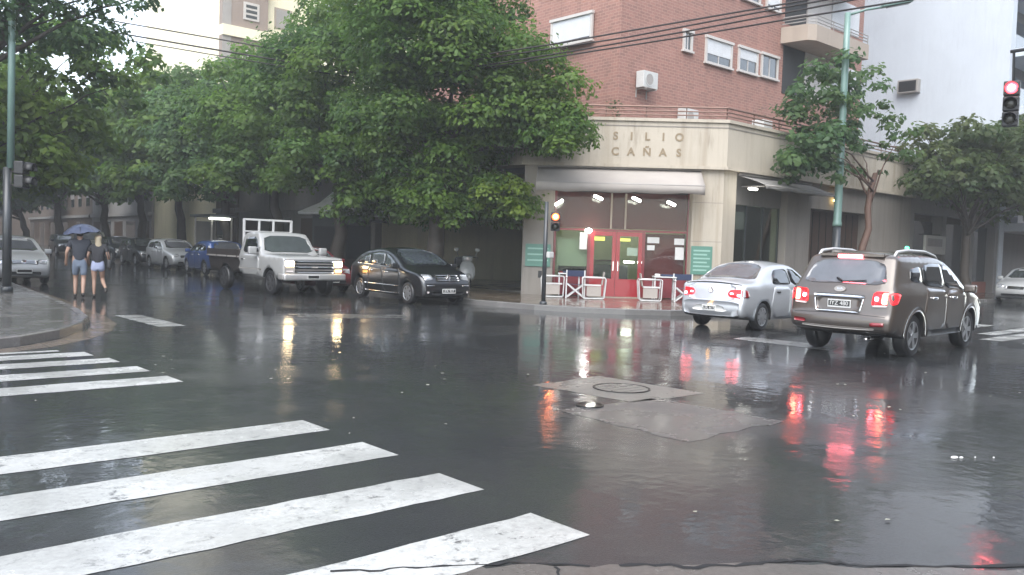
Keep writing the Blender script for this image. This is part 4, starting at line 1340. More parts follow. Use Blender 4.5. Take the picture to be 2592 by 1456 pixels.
# ================================================================== CORNER BUILDING
E1 = Vector((18.54, 20.16)); E2 = Vector((22.96, 15.65))
ed = (E2 - E1).normalized(); en = Vector((-ed.y, ed.x)) * -1.0     # along the cut corner; outward
if en.dot(Vector((-1, -1))) < 0: en = -en
FL = (E2 - E1).length / 2
MID = (E1 + E2) / 2
FM = Matrix(((ed.x, -en.x, 0, MID.x), (ed.y, -en.y, 0, MID.y), (0, 0, 1, 0), (0, 0, 0, 1)))  # local x along facade, y inward, z up
def fb(bm, x0, x1, y0, y1, z0, z1):
    return box(bm, x0, x1, y0, y1, z0, z1, FM)
G0 = 0.146
corner = empty('corner_building', (MID.x + 2, MID.y + 2, 0))
tag(corner, 'cream corner shop with red double doors under a red brick apartment block', 'building')
def part(name, bm, mat, parent=None, smooth=False):
    bmesh.ops.recalc_face_normals(bm, faces=bm.faces)
    o = obj(name, bm, mat, None, smooth)
    o.parent = parent or corner
    o.matrix_parent_inverse = (parent or corner).matrix_world.inverted() if False else Matrix.Translation(-Vector(corner.location)) if (parent is None or parent is corner) else Matrix.Identity(4)
    return o
AY = E2.y                                   # building line on the wide street
AX1 = 36.73
# cream band (fascia) round the corner, its mouldings
def band(off, z0, z1):
    bm = B()
    o = off
    outer = [(rwall(34.0) - o, 34.0), (E1.x - o * 1.05, E1.y - o * .4), (E2.x - o * .4, E2.y - o * 1.05), (AX1, AY - o)]
    inner = [(AX1, AY + .5), (E2.x + .25, E2.y + .5), (E1.x + .5, E1.y + .25), (rwall(34.0) + .5, 34.0)]
    pts = outer + inner
    lo = [bm.verts.new((*p, z0)) for p in pts]; hi = [bm.verts.new((*p, z1)) for p in pts]
    n = len(pts)
    for i in range(3):
        a, b, c, d = i, i + 1, n - 2 - i, n - 1 - i
        bm.faces.new((lo[a], lo[b], lo[c], lo[d])); bm.faces.new((hi[a], hi[b], hi[c], hi[d]))
    for i in range(n):
        j = (i + 1) % n
        bm.faces.new((lo[i], lo[j], hi[j], hi[i]))
    return bm
part('fascia', band(0.10, 4.40, 5.76), M['cream'])
part('cornice', band(0.16, 5.762, 5.86), M['cream'])
part('lower_moulding', band(0.17, 4.30, 4.397), M['cream'])
part('upper_groove', band(0.115, 5.60, 5.63), M['cream_grey'])
bm = B(); terr = [(E1.x + .5, E1.y + .25), (E2.x + .25, E2.y + .5), (AX1, AY + .5), (AX1, 34), (rwall(34) + .5, 34)]
prism(bm, terr, 5.3, 5.4); part('terrace', bm, M['greywall'])
# ghosts of removed letters on the band
bm_all = None
fx = FM @ Matrix.Translation((0, 0, 0))
def on_face(x, z, off):
    return Matrix.Translation(Vector((MID.x, MID.y, 0))) @ frame_m((0, 0, 0), (ed.x, ed.y, 0), (0, 0, 1)) @ Matrix.Translation((x, z, off))
for row, (word, z) in enumerate((('SILIO', 5.27), ('CAÑAS', 4.785))):
    for k, ch in enumerate(word):
        x = -0.31 + k * 0.50
        t = text_bm(ch, 0.34, on_face(x, z, 0.112), 0.004, 0.011)
        part('raised_letter', t, M['letter'])
# piers
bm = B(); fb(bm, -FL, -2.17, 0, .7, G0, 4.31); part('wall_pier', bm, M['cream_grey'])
bm = B(); prism(bm, [tuple((FM @ Vector((2.20, 0, 0))).xy), tuple(E2), (23.66, AY), (23.66, AY + .75), (22.75, 17.0)], G0, 4.31); part('corner_column', bm, M['cream'])
bm = B()
for z in (2.02, 3.25):
    fb(bm, 2.195, FL + .003, -.004, .02, z, z + .018)
part('column_joint', bm, M['cream_grey'])
bm = B(); fb(bm, 2.55, 2.68, -.012, .0, .62, .80); part('meter_box', bm, M['bedrail'])
bm = B(); fb(bm, -2.62, -2.50, -.02, .0, .70, .92); part('meter_box', bm, M['black'])
# wide-street side: openings between piers
def ay(x0, x1, y0, y1, z0, z1): return box(B(), x0, x1, AY + y0, AY + y1, z0, z1)
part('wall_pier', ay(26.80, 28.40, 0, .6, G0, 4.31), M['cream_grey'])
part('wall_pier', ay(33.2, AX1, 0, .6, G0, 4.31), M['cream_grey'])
part('garage_door', ay(28.42, 33.18, .55, .62, G0, 3.4), M['garage'])
part('lintel', ay(28.41, 33.19, .10, .6, 3.42, 4.30), M['cream_grey'])
bm = B()
for k in range(9):
    box(bm, 28.5 + k * .52, 28.53 + k * .52, AY + .53, AY + .549, .2, 3.35)
part('garage_groove', bm, M['darkgap'])
part('side_lintel', ay(23.68, 26.78, .25, .6, 3.3, 4.30), M['greywall'])
part('side_sill', ay(23.68, 26.78, .1, .5, G0, .75), M['greywall'])
part('side_window', ay(23.70, 26.76, .30, .31, .76, 3.29), M['shopglass'])
bm = B()
for x in (23.70, 24.7, 25.72, 26.72):
    box(bm, x, x + .05, AY + .27, AY + .33, .76, 3.29)
part('side_window_frame', bm, M['darkpole'])
# the room behind: floor, back wall, ceiling, red panels
bm = B(); prism(bm, [(19.3, 21.5), (23.2, 16.3), (28.3, 16.3), (28.3, 24), (20.2, 26)], .10, .16); part('shop_floor', bm, M['tile'])
bm = B(); prism(bm, [(19.4, 21.5), (23.2, 16.35), (28.3, 16.35), (28.3, 24), (20.2, 26)], 3.62, 3.70); part('shop_ceiling', bm, M['greenroom'])
def fpart(name, x0, x1, y0, y1, z0, z1, mat, parent=None):
    bm = B(); fb(bm, x0, x1, y0, y1, z0, z1); return part(name, bm, mat, parent)
fpart('shop_back_wall', -3.2, 3.4, 4.2, 4.3, .16, 3.62, M['greenroom'])
fpart('shop_side_wall', -2.9, -2.8, .72, 4.2, .16, 3.62, M['greenroom'])
fpart('red_partition', .80, 2.15, .62, .66, .16, 2.24, M['redroom'])
fpart('red_header_panel', -2.1, 2.15, .50, .54, 2.36, 3.55, M['redroom'])
fpart('counter', -2.0, .4, 2.2, 2.7, .16, 1.15, M['kioskwall'])
fpart('menu_board', -2.05, -1.02, .62, .66, 1.1, 1.98, M['greenroom'])
fpart('shelf', -.7, .6, 4.0, 4.2, 1.25, 1.30, M['garage'])
fpart('yellow_board', -.86, -.48, 1.0, 1.03, 1.97, 2.09, M['yellow_lit'])
fpart('yellow_board', .02, .36, 1.0, 1.03, 1.97, 2.06, M['yellow_lit'])
fpart('room_lamp', .25, .60, 2.1, 2.2, 1.24, 1.30, M['tube_white'])
fpart('room_lamp', -1.6, -.4, 2.6, 2.8, 3.5, 3.56, M['room_lamp'])
fpart('room_lamp', .2, 1.6, 3.0, 3.2, 3.5, 3.56, M['room_lamp'])
bm = B(); box(bm, 25.93, 26.03, 18.4, 18.5, 1.9, 3.2); part('room_lamp', bm, M['tube_green'])
bm = B(); box(bm, 25.25, 26.6, 18.6, 18.66, .2, 1.8); part('blue_panel', bm, M['bluepanel'])
bm = B(); box(bm, 23.6, 28.3, 20.4, 20.5, .2, 3.6); part('inner_wall', bm, M['greenroom'])
bm = B(); box(bm, 24.8, 25.5, 17.6, 17.7, 1.35, 1.42); part('room_lamp', bm, M['room_lamp'])
# shop front: red frames, double door, glazing
fr = M['redfrm']
def frame_part(name, rects, y0, y1, mat, parent=None):
    bm = B()
    for x0, x1, z0, z1 in rects:
        fb(bm, x0, x1, y0, y1, z0, z1)
    return part(name, bm, mat, parent)
frame_part('shopfront_frame', [(-2.165, -2.09, .16, 4.28), (2.10, 2.195, .16, 4.28), (-1.06, -.97, .16, 2.262), (.70, .79, .16, 2.262), (-2.085, 2.095, 2.265, 2.335)], .30, .40, fr)
frame_part('upper_mullion', [(-.36, -.30, 2.34, 3.5), (.10, .16, 2.34, 3.5)], .31, .39, M['balcony'])
frame_part('top_soffit', [(-2.085, 2.095, 3.52, 4.29)], .25, .6, M['darkgap'])  # dark colour stands in for the shade under the awning
for a, b in ((-.965, -.145), (-.135, .695)):
    d = frame_part('door', [(a, b, .17, .735), (a, a + .12, .74, 2.255), (b - .12, b, .74, 2.255), (a + .122, b - .122, 2.12, 2.255)], .29, .36, M['red'])
    g_ = frame_part('door_glass', [(a + .122, b - .122, .74, 2.118)], .32, .33, M['shopglass'], d)
    hx = b - .07 if a < -.5 else a + .07
    h_ = frame_part('door_handle', [(hx - .012, hx + .012, 1.0, 1.3)], .25, .288, M['chrome'], d)
for a, b in ((-2.085, -1.065), (.795, 2.095)):
    frame_part('window_pane', [(a, b, .80, 2.26)], .345, .355, M['shopglass'])
    frame_part('stall_riser', [(a, b, .17, .79)], .31, .39, M['redroom'])
frame_part('transom_pane', [(-2.085, -.365, 2.34, 3.51), (-.295, .095, 2.34, 3.51), (.165, 2.095, 2.34, 3.51)], .345, .355, M['shopglass'])
frame_part('doorstep', [(-1.0, .75, .12, .168)], -.05, .28, M['kerb_pale'])
for x0, x1, z0, z1 in ((.86, 1.24, 1.93, 2.12), (.86, 1.10, 1.70, 1.86), (1.72, 2.04, 1.90, 2.10), (1.76, 2.04, 1.42, 1.82), (.22, .56, 1.50, 1.76), (-1.32, -1.08, 1.66, 2.20)):
    frame_part('paper_notice', [(x0, x1, z0, z1)], .335, .342, M['paper'])
# under-awning lamps
for x, z, rx in ((-2.02, 3.10, .0), (-.80, 3.29, .2), (.39, 3.27, .2), (1.47, 3.17, .3)):
    bm = B()
    mm = FM @ Matrix.Translation((x, -.55, z)) @ Matrix.Rotation(R(20 if x > -1.5 else -35), 4, 'Y') @ Matrix.Rotation(R(35), 4, 'Z')
    rbox(bm, -.165, .165, -.04, .04, -.042, .042, .028, mm)
    part('canopy_lamp', bm, M['tube_white'])
bm = B(); c = FM @ Vector((-1.05, -.02, 2.26)); bmesh.ops.create_uvsphere(bm, u_segments=14, v_segments=10, radius=.085, matrix=Matrix.Translation(c) @ Matrix.Diagonal((1.3, 1.3, .9, 1))); part('globe_lamp', bm, M['globe_white'], None, True)
bm = B(); box(bm, 23.35, 23.75, AY - .72, AY - .64, 3.70, 3.76); o = part('canopy_lamp', bm, M['tube_white'])
bm = B(); box(bm, 30.0, 30.25, AY - .05, AY + .0, 3.75, 3.81); part('amber_lamp', bm, M['amber_small'])
bm = B(); box(bm, 36.35, 36.66, AY - .04, AY + .0, 2.14, 2.22); part('led_sign', bm, M['led_green'])
# terrace railing
def rail_line(bm, z, rad):
    o = .02
    tube(bm, [(rwall(33.5) - o, 33.5, z), (E1.x - o, E1.y, z), (E2.x, E2.y - o, z), (AX1, AY - o, z)], rad, 6)
bm = B()
for z, rd in ((6.24, .032), (6.11, .022), (5.99, .022)):
    rail_line(bm, z, rd)
def lerp(a, b, t): return (a[0] + (b[0] - a[0]) * t, a[1] + (b[1] - a[1]) * t)
for a, b, n in (((E1.x, E1.y), (E2.x, E2.y), 5), ((E2.x, E2.y), (AX1, AY), 9), ((rwall(33.5), 33.5), (E1.x, E1.y), 8)):
    for k in range(n + 1):
        p = lerp(a, b, k / n); tube(bm, [(p[0], p[1], 5.84), (p[0], p[1], 6.25)], .02, 5)
part('terrace_railing', bm, M['rail'])
# brick block above, set back
BX, BY, TOP = 21.75, 19.15, 32.0
BXe = 38.75
bm = B(); prism(bm, [(BX, BY), (BXe, BY), (BXe, 31), (BX + .6, 31), (BX + .3, 23.25)], 5.35, TOP)
brick = part('brick_wall', bm, M['brick'])
bm = B()
for z in (9.0, 11.85, 14.7, 17.55, 20.4, 23.2, 26, 29):
    pass
def window(x0, x1, z0, z1, shut, side='A', fw=.10, mat_g='winglass'):
    """window in the brick block: frame, glass, roller shutter pulled down by a fraction"""
    def pl(bm, a0, a1, d0, d1, c0, c1):
        if side == 'A':
            box(bm, a0, a1, BY - d1, BY - d0, c0, c1)
        else:
            box(bm, BX - d1 + .038 * ((a0 + a1) / 2 - BY) * 2 * 0, BX - d0, a0, a1, c0, c1)
        return bm
    bm = B()
    pl(bm, x0, x0 + fw, -.02, .07, z0, z1); pl(bm, x1 - fw, x1, -.02, .07, z0, z1)
    pl(bm, x0 - .03, x1 + .03, -.02, .11, z1, z1 + fw); pl(bm, x0 - .05, x1 + .05, -.02, .12, z0 - .07, z0)
    w = part('window', bm, M['winframe'])
    g = part('window_glass', pl(B(), x0 + fw, x1 - fw, -.02, .015, z0, z1), M[mat_g], w)
    if shut > 0:
        zs = z1 - (z1 - z0) * shut
        s2 = part('roller_shutter', pl(B(), x0 + fw, x1 - fw, .018, .045, zs, z1), M['shutter'], w)
    if shut < 1:
        bm = B(); pl(bm, x0 + fw, x1 - fw, .0, .03, z0, z0 + .05); pl(bm, (x0 + x1) / 2 - .025, (x0 + x1) / 2 + .025, .0, .03, z0 + .05, z1 - (z1 - z0) * shut)
        part('sash', bm, M['winframe'], w)
    return w
FH = 2.86
for k in range(7):
    dz = FH * k
    z0 = 8.72 + dz
    rs = random.Random(k * 5 + 3)
    sh_ = (lambda v: v) if k == 0 else (lambda v: rs.choice((.25, .5, .6, .85, 1.0)))
    if k == 0:
        window(25.12, 25.66, 8.98, 9.62, .0)
        window(26.47, 28.2, 8.78, 9.66, .62); window(28.62, 30.0, 8.82, 9.68, .45); window(30.24, 31.5, 8.86, 9.70, .0)
    else:
        window(25.12, 25.66, 8.98 + dz, 9.62 + dz, .4)
        for a, b in ((26.47, 28.2), (28.62, 29.98), (30.4, 31.5)):
            window(a, b, z0 + .02, z0 + 1.0, sh_(0))
    window(20.30 if False else 20.42, 22.46, 8.92 + dz, 9.80 + dz, .85 if k == 0 else sh_(0), 'L')
# balconies at the far end of the brick face
for k in range(7):
    dz = FH * k
    bm = B(); prism(bm, [(31.62, BY - .02), (31.75, BY - 1.15), (32.1, BY - 1.35), (36.6, BY - 1.35), (36.6, BY - .02)], 10.38 + dz, 11.02 + dz)
    bal = part('balcony', bm, M['balcony'])
    bm = B()
    pth = [(31.66, BY - .05), (31.77, BY - 1.12), (32.1, BY - 1.31), (36.55, BY - 1.31)]
    for z in (11.14, 11.27, 11.40):
        tube(bm, [(*p, z + dz) for p in pth], .022, 5)
    for p in pth[1:] + [(33.5, BY - 1.31), (35, BY - 1.31)]:
        tube(bm, [(*p, 11.0 + dz), (*p, 11.42 + dz)], .018, 5)
    part('balcony_railing', bm, M['rail'] if k % 2 else M['bedrail'], bal)
    bm = B(); box(bm, 31.9, 33.55, BY - .03, BY + .02, 8.4 + dz, 10.36 + dz); part('balcony_recess_shade', bm, M['darkgap'])  # flat dark panel on the wall, recess shade put into its colour
    bm = B(); box(bm, 33.6, 35.6, BY - .06, BY + .02, 8.4 + dz, 10.36 + dz); part('balcony_door', bm, M['winframe'])
    bm = B(); box(bm, 35.7, 38.2, BY - .06, BY + .02, 9.0 + dz, 10.3 + dz); part('end_window', bm, M['shutter'])
# signs, each hung on the building
def thing_box(name, label, cat, bm, mat, group=None):
    bmesh.ops.recalc_face_normals(bm, faces=bm.faces)
    return tag(obj(name, bm, mat), label, cat, group)
for x0, x1, z0, z1, lab in ((2.22, 2.88, .98, 1.88, 'green notice board on the cream corner column'), (-3.05, -2.24, 1.06, 1.78, 'green striped notice board on the pier left of the shop windows')):
    root = empty('notice_board', tuple(FM @ Vector(((x0 + x1) / 2, 0, z0)))); tag(root, lab, 'sign')
    L = Matrix.Translation(-root.location) @ FM
    bm = B(); box(bm, x0, x1, -.05, -.006, z0, z1, L); bmesh.ops.recalc_face_normals(bm, faces=bm.faces); obj('panel', bm, M['teal'], root)
    bm = B(); n = 6 if x0 > 0 else 3
    for k in range(n):
        zz = z1 - .12 - k * (z1 - z0 - .16) / n
        box(bm, x0 + .07, x1 - (.07 if k % 2 == 0 else .16), -.056, -.048, zz - .05, zz, L)
    bmesh.ops.recalc_face_normals(bm, faces=bm.faces); obj('lettering', bm, M['teal_text'], root)
# awnings
def awning(label, p0, p1, out, z_top, z_bot, val, mat, sag=0.05, n=22):
    """sloping canvas from the wall line p0-p1, reaching out along `out`"""
    root = empty('awning', (p0[0], p0[1], 0)); tag(root, label, 'awning')
    a = Vector((*p0, 0)); b = Vector((*p1, 0)); o = Vector((*out, 0))
    bm = B(); rows = []
    steps = [(0, 0), (.25, .25), (.5, .5), (.75, .75), (.97, .97), (1.0, 1.0)]
    for k in range(n + 1):
        t = k / n; r = []
        for f, d in steps:
            w = math.sin(t * math.pi * 5 + f * 3) * sag * .35 * f + random.uniform(-.006, .006)
            p = a.lerp(b, t) + o * f
            r.append(bm.verts.new((p.x - root.location.x, p.y - root.location.y, z_top + (z_bot - z_top) * (f * .55 + d * .45) + w)))
        drop = p = a.lerp(b, t) + o * 1.0
        r.append(bm.verts.new((p.x - root.location.x, p.y - root.location.y, z_bot - val + .02 * math.sin(t * 23) + random.uniform(-.01, .01))))
        rows.append(r)
    for r0, r1 in zip(rows, rows[1:]):
        for i in range(len(r0) - 1):
            bm.faces.new((r0[i], r1[i], r1[i + 1], r0[i + 1]))
    bmesh.ops.recalc_face_normals(bm, faces=bm.faces)
    c = obj('canvas', bm, mat, root, True)
    md = c.modifiers.new('thick', 'SOLIDIFY'); md.thickness = .012
    bm = B()
    rel = lambda p, z: (p.x - root.location.x, p.y - root.location.y, z)
    tube(bm, [rel(a, z_top + .05), rel(b, z_top + .05)], .06, 8)
    tube(bm, [rel(a + o * .98, z_bot), rel(b + o * .98, z_bot)], .025, 6)
    for t in (.04, .96):
        p = a.lerp(b, t); tube(bm, [rel(p, z_top - .35), rel(p + o * .96, z_bot - .02)], .02, 6)
    obj('awning_frame', bm, M['bedrail'], root, True)
pa = FM @ Vector((-2.75, -.02, 0)); pb = FM @ Vector((2.42, -.02, 0))
awning('wide grey-white canvas awning over the red shop doors', pa.xy, pb.xy, en * 1.0, 4.24, 3.70, .26, M['canvas'], .03)
awning('grey folded awning over the side shop window', (23.75, AY - .02), (28.3, AY - .02), (0, -1.0), 4.20, 3.86, .12, M['canvas_dk'], .12)
# air conditioners
def aircon(label, x, z, w=.76, h=.56):
    root = empty('air_conditioner', (x, BY, z)); tag(root, label, 'air conditioner')
    bm = B(); rbox(bm, -w / 2, w / 2, -.42, -.08, 0, h, .02); obj('casing', bm, M['acwhite'], root)
    mm = frame_m((-.10 * w, -.425, h / 2), (1, 0, 0), (0, 0, 1))
    bm = B(); lathe(bm, [(h * .40, 0), (h * .40, .012), (h * .34, .012), (h * .34, .003), (.04, .003)], 24, mm); f = obj('fan_guard', bm, M['acwhite'], root)
    bm = B(); lathe(bm, [(h * .335, .0), (h * .335, .006), (.02, .008)], 20, mm)
    obj('fan', bm, M['bedrail'], f)
    bm = B()
    for x_ in (-.36 * w, .36 * w):
        box(bm, x_ - .02, x_ + .02, -.45, -.0, -.05, -.005); box(bm, x_ - .02, x_ + .02, -.03, 0, -.3, -.05)
    obj('bracket', bm, M['bedrail'], root)
aircon('white air conditioner fixed high on the brick wall', 22.92, 7.22)
aircon('white air conditioner standing low behind the terrace railing', 25.3, 6.25, .8, .58)
# odds and ends on the terrace
def pot_plant(label, x, y, h, seed):
    root = empty('potted_plant', (x, y, 5.4)); tag(root, label, 'potted plant')
    bm = B(); lathe(bm, [(.10, 0), (.15, .30), (.17, .30), (.17, .34)], 14); obj('pot', bm, M['skin_pot'], root)
    rr_ = random.Random(seed); bm = B()
    for k in range(160):
        a = rr_.uniform(0, 6.28); r0 = rr_.uniform(.0, .38) * h; zz = .35 + rr_.uniform(0, 1) ** .8 * h
        p = Vector((r0 * math.cos(a), r0 * math.sin(a), zz)); d = Vector((math.cos(a), math.sin(a), rr_.uniform(-.2, .7))).normalized() * .12
        s2 = d.cross(Vector((0, 0, 1))).normalized() * .035
        bm.faces.new([bm.verts.new(p), bm.verts.new(p + d * .5 + s2), bm.verts.new(p + d), bm.verts.new(p + d * .5 - s2)])
    obj('foliage', bm, M['leaf_o'], root)
pot_plant('brownish bushy pot plant on the terrace against the brick', 28.9, 17.6, 1.6, 4)
pot_plant('low pot plant left behind the terrace railing', 21.0, 18.6, .75, 5)
bm = B(); rbox(bm, 26.6, 27.2, 16.6, 17.1, 5.4, 6.45, .05); thing_box('water_tank', 'white tank standing behind the terrace railing', 'tank', bm, M['acwhite'])
bm = B(); rbox(bm, 29.6, 30.3, 16.7, 17.1, 5.4, 6.3, .05); thing_box('storage_box', 'pale box at the far end of the terrace railing', 'box', bm, M['acwhite'])

# ================================================================== OTHER BUILDINGS
def window_grid(root, axis, fixed, rng_a, rng_z, step_a, step_z, w, h, out, mats=('winframe', 'winglass'), skip=0.0, seed=1):
    """windows on a plain facade: each a frame with its pane"""
    rr_ = random.Random(seed)
    a = rng_a[0]
    while a + w <= rng_a[1]:
        z = rng_z[0]
        while z + h <= rng_z[1]:
            if rr_.random() >= skip:
                def pl(bm, a0, a1, d0, d1, c0, c1):
                    lo, hi = sorted((fixed + out * d0, fixed + out * d1))
                    if axis == 'x': box(bm, lo, hi, a0, a1, c0, c1)
                    else: box(bm, a0, a1, lo, hi, c0, c1)
                bm = B()
                pl(bm, a, a + .09, -.02, .06, z, z + h); pl(bm, a + w - .09, a + w, -.02, .06, z, z + h)
                pl(bm, a - .02, a + w + .02, -.02, .08, z + h, z + h + .1); pl(bm, a - .03, a + w + .03, -.02, .1, z - .07, z)
                f = obj('window', bm, M[mats[0]]); f.parent = root; f.matrix_parent_inverse = Matrix.Translation(-Vector(root.location))
                bm = B(); pl(bm, a + .09, a + w - .09, -.02, .012, z, z + h)
                g = obj('pane', bm, M[mats[1]]); g.parent = f
                if rr_.random() < .6:
                    hh = h * rr_.uniform(.25, .8)
                    bm = B(); pl(bm, a + .09, a + w - .09, .014, .04, z + h - hh, z + h)
                    g = obj('shutter', bm, M['shutter']); g.parent = f
            z += step_z
        a += step_a
def bpart(root, name, bm, mat):
    bmesh.ops.recalc_face_normals(bm, faces=bm.faces)
    o = obj(name, bm, mat); o.parent = root; o.matrix_parent_inverse = Matrix.Translation(-Vector(root.location))
    return o
def bbox_(x0, x1, y0, y1, z0, z1): return box(B(), x0, x1, y0, y1, z0, z1)

# white tower beyond the brick block: blank party wall, balconied front to the right
tw = empty('apartment_tower', (53, 20, 0)); tag(tw, 'tall white tower with a blank side wall at far right', 'building')
bpart(tw, 'party_wall', bbox_(47.3, 47.9, AY, 36, 0, 46), M['whitewall'])
bpart(tw, 'tower_core', bbox_(47.9, 70, AY + .8, 36, 0, 46), M['greywall'])
for k in range(15):
    z = 3.3 + 2.95 * k
    s0 = bpart(tw, 'balcony_slab', bbox_(47.9, 70, AY - .9, AY + .8, z, z + .42), M['whitewall'])
    bm = B(); box(bm, 47.92, 70, AY - .86, AY - .82, z + .5, z + 1.15)
    bpart(tw, 'balcony_glass', bm, M['greywall'])
    bm = B(); tube(bm, [(47.92, AY - .84, z + 1.2), (70, AY - .84, z + 1.2)], .035, 6); bpart(tw, 'balcony_rail', bm, M['whitewall'])
    for j in range(3):
        x = 48.6 + 6 * j
        bpart(tw, 'window', bbox_(x, x + 3.6, AY + .76, AY + .83, z + .5, z + 2.4), M['winglass'])
root = empty('air_conditioner', (47.3, 20.55, 11.1)); tag(root, 'small dark air conditioner alone on the white party wall', 'air conditioner')
bm = B(); rbox(bm, -.40, .0, -.55, .55, -.36, .36, .03); obj('casing', bm, M['bedrail'], root)
bm = B(); rbox(bm, -.415, -.39, -.46, .46, -.28, .28, .01)
for k in range(6):
    box(bm, -.425, -.41, -.46, .46, -.25 + k * .09, -.22 + k * .09)
obj('grille', bm, M['black'], root)
# low shops between the brick block and the tower
lo = empty('low_shop_building', (42, 18, 0)); tag(lo, 'low dark shopfronts behind the trees at right', 'building')
bpart(lo, 'wall', bbox_(AX1 + .02, 47.28, AY + .55, 30, 0, 5.3), M['brownwall'])
bpart(lo, 'parapet', bbox_(AX1 + .02, 47.28, AY + .05, AY + .54, 3.7, 5.5), M['greywall'])
for x in (36.76, 40.2, 43.6, 46.8):
    bpart(lo, 'pillar', bbox_(x, x + .42, AY + .03, AY + .54, G0, 3.69), M['greywall'])
for x in (37.2, 40.65, 44.05):
    bpart(lo, 'shop_window', bbox_(x, x + 2.9, AY + .44, AY + .53, .7, 3.4), M['winglass'])
    bpart(lo, 'shop_sill', bbox_(x, x + 2.9, AY + .35, AY + .535, G0, .69), M['redwall'])
root = empty('hanging_sign', (37.15, AY, 0)); tag(root, 'pale rectangular sign jutting from the wall behind the off-roader', 'sign')
bm = B(); rbox(bm, .05, 2.15, -.5, -.38, 1.95, 2.75, .02); obj('panel', bm, M['bedrail'], root)
bm = B(); box(bm, .22, 1.75, -.51, -.498, 2.28, 2.62); obj('face', bm, M['greywall'], root)
bm = B(); tube(bm, [(.6, 0.05, 2.8), (.6, -.44, 2.8), (.6, -.44, 2.7)], .02, 6); tube(bm, [(1.6, 0.05, 2.8), (1.6, -.44, 2.8), (1.6, -.44, 2.7)], .02, 6); obj('bracket', bm, M['black'], root)

# buildings down the right side of the left-hand street
def row_building(name, label, y0, y1, h, mat, seed, depth=14, up=True, shop='brownwall'):
    xa = rwall(y0); xb = rwall(y1)
    root = empty(name, (xa + depth / 2, (y0 + y1) / 2, 0)); tag(root, label, 'building')
    bm = B(); prism(bm, [(xa, y0), (xa + depth, y0), (xb + depth, y1), (xb, y1)], 0, h)
    bpart(root, 'wall', bm, M[mat])
    # ground-floor openings facing the street
    n = max(2, int((y1 - y0) / 3.4))
    for k in range(n):
        ya = y0 + (y1 - y0) * (k + .16) / n; yb = y0 + (y1 - y0) * (k + .84) / n
        x = rwall((ya + yb) / 2)
        bm = B(); prism(bm, [(rwall(ya) - .03, ya), (rwall(ya) + .1, ya), (rwall(yb) + .1, yb), (rwall(yb) - .03, yb)], .15 if k % 2 else .9, 2.7)
        bpart(root, 'shop_opening', bm, M['winglass'] if k % 2 else M['garage'])
    bm = B(); prism(bm, [(xa - .25, y0 + .1), (xa, y0 + .1), (xb, y1 - .1), (xb - .25, y1 - .1)], 3.1, 3.35); bpart(root, 'string_course', bm, M['greywall'])
    if up:
        z = 4.2
        while z + 1.6 < h:
            for k in range(n):
                ya = y0 + (y1 - y0) * (k + .3) / n; yb = ya + 1.3
                bm = B(); prism(bm, [(rwall(ya) - .05, ya), (rwall(ya) + .1, ya), (rwall(yb) + .1, yb), (rwall(yb) - .05, yb)], z, z + 1.45)
                w = bpart(root, 'window', bm, M['winglass'])
                bm = B(); prism(bm, [(rwall(ya) - .08, ya - .06), (rwall(ya), ya - .06), (rwall(yb), yb + .06), (rwall(yb) - .08, yb + .06)], z + .75, z + 1.5)
                s2 = obj('shutter', bm, M['greywall']); s2.parent = w
            z += 2.9
    return root
row_building('street_building', 'two-storey grey house next to the corner shop, behind the trees', 34.1, 46, 7.5, 'greywall', 3)
row_building('street_building', 'brown house behind the parked blue van and trees', 46.1, 49.9, 6.5, 'brownwall', 5)
row_building('street_building', 'dull house far down the left-hand street', 64, 84, 8.5, 'greywall', 8)
row_building('street_building', 'last dim house at the end of the left-hand street', 84.1, 120, 10, 'brownwall', 9)
# cream neighbour seen over the big tree beside the brick
cn = empty('cream_building', (27, 36, 0)); tag(cn, 'cream block rising behind the big tree, left of the brick', 'building')
bpart(cn, 'wall', bbox_(22.3, 31, 31.2, 42, 0, 20), M['yellowwall'])
window_grid(cn, 'x', 22.3, (32.5, 41), (12.6, 19.5), 3.0, 2.9, 1.4, 1.4, -1, seed=4)
# pale yellow tower with brown balcony bays, upper left
yt = empty('yellow_tower', (27, 56, 0)); tag(yt, 'pale yellow apartment tower with brown window bays at upper left', 'building')
YT = 50.2
bm = B(); prism(bm, [(20.98, YT), (34, YT), (34, 70), (22.4, 67)], 0, 22.5); bpart(yt, 'wall', bm, M['yellowwall'])
for k in range(5):
    z = 8.0 + 2.85 * k
    bpart(yt, 'floor_band', bbox_(20.99, 24.0, YT - .55, YT + .02, z, z + .62), M['yellowwall'])
    b = bpart(yt, 'brown_bay', bbox_(21.0, 23.9, YT - .40, YT + .02, z + .62, z + 2.85), M['bay'])
    bpart(yt, 'grey_strip', bbox_(21.02, 21.55, YT - .44, YT - .38, z + .63, z + 2.84), M['bedrail'])
    bm = B(); box(bm, 22.3, 23.3, YT - .47, YT - .38, z + 1.15, z + 2.2); w = bpart(yt, 'window', bm, M['winframe'])
    bm = B()
    for j in range(3):
        box(bm, 22.45, 23.15, YT - .485, YT - .465, z + 1.27 + j * .3, z + 1.45 + j * .3)
    s2 = obj('pane', bm, M['winglass']); s2.parent = w
    for x in (24.5, 27.0, 30.5):
        bm = B(); box(bm, x, x + 1.2, YT - .04, YT + .02, z + 1.1, z + 2.4); w = bpart(yt, 'window', bm, M['balcony'])
        bm = B(); box(bm, x + .12, x + 1.08, YT - .05, YT - .03, z + 1.2, z + 2.3); s2 = obj('pane', bm, M['bedrail']); s2.parent = w
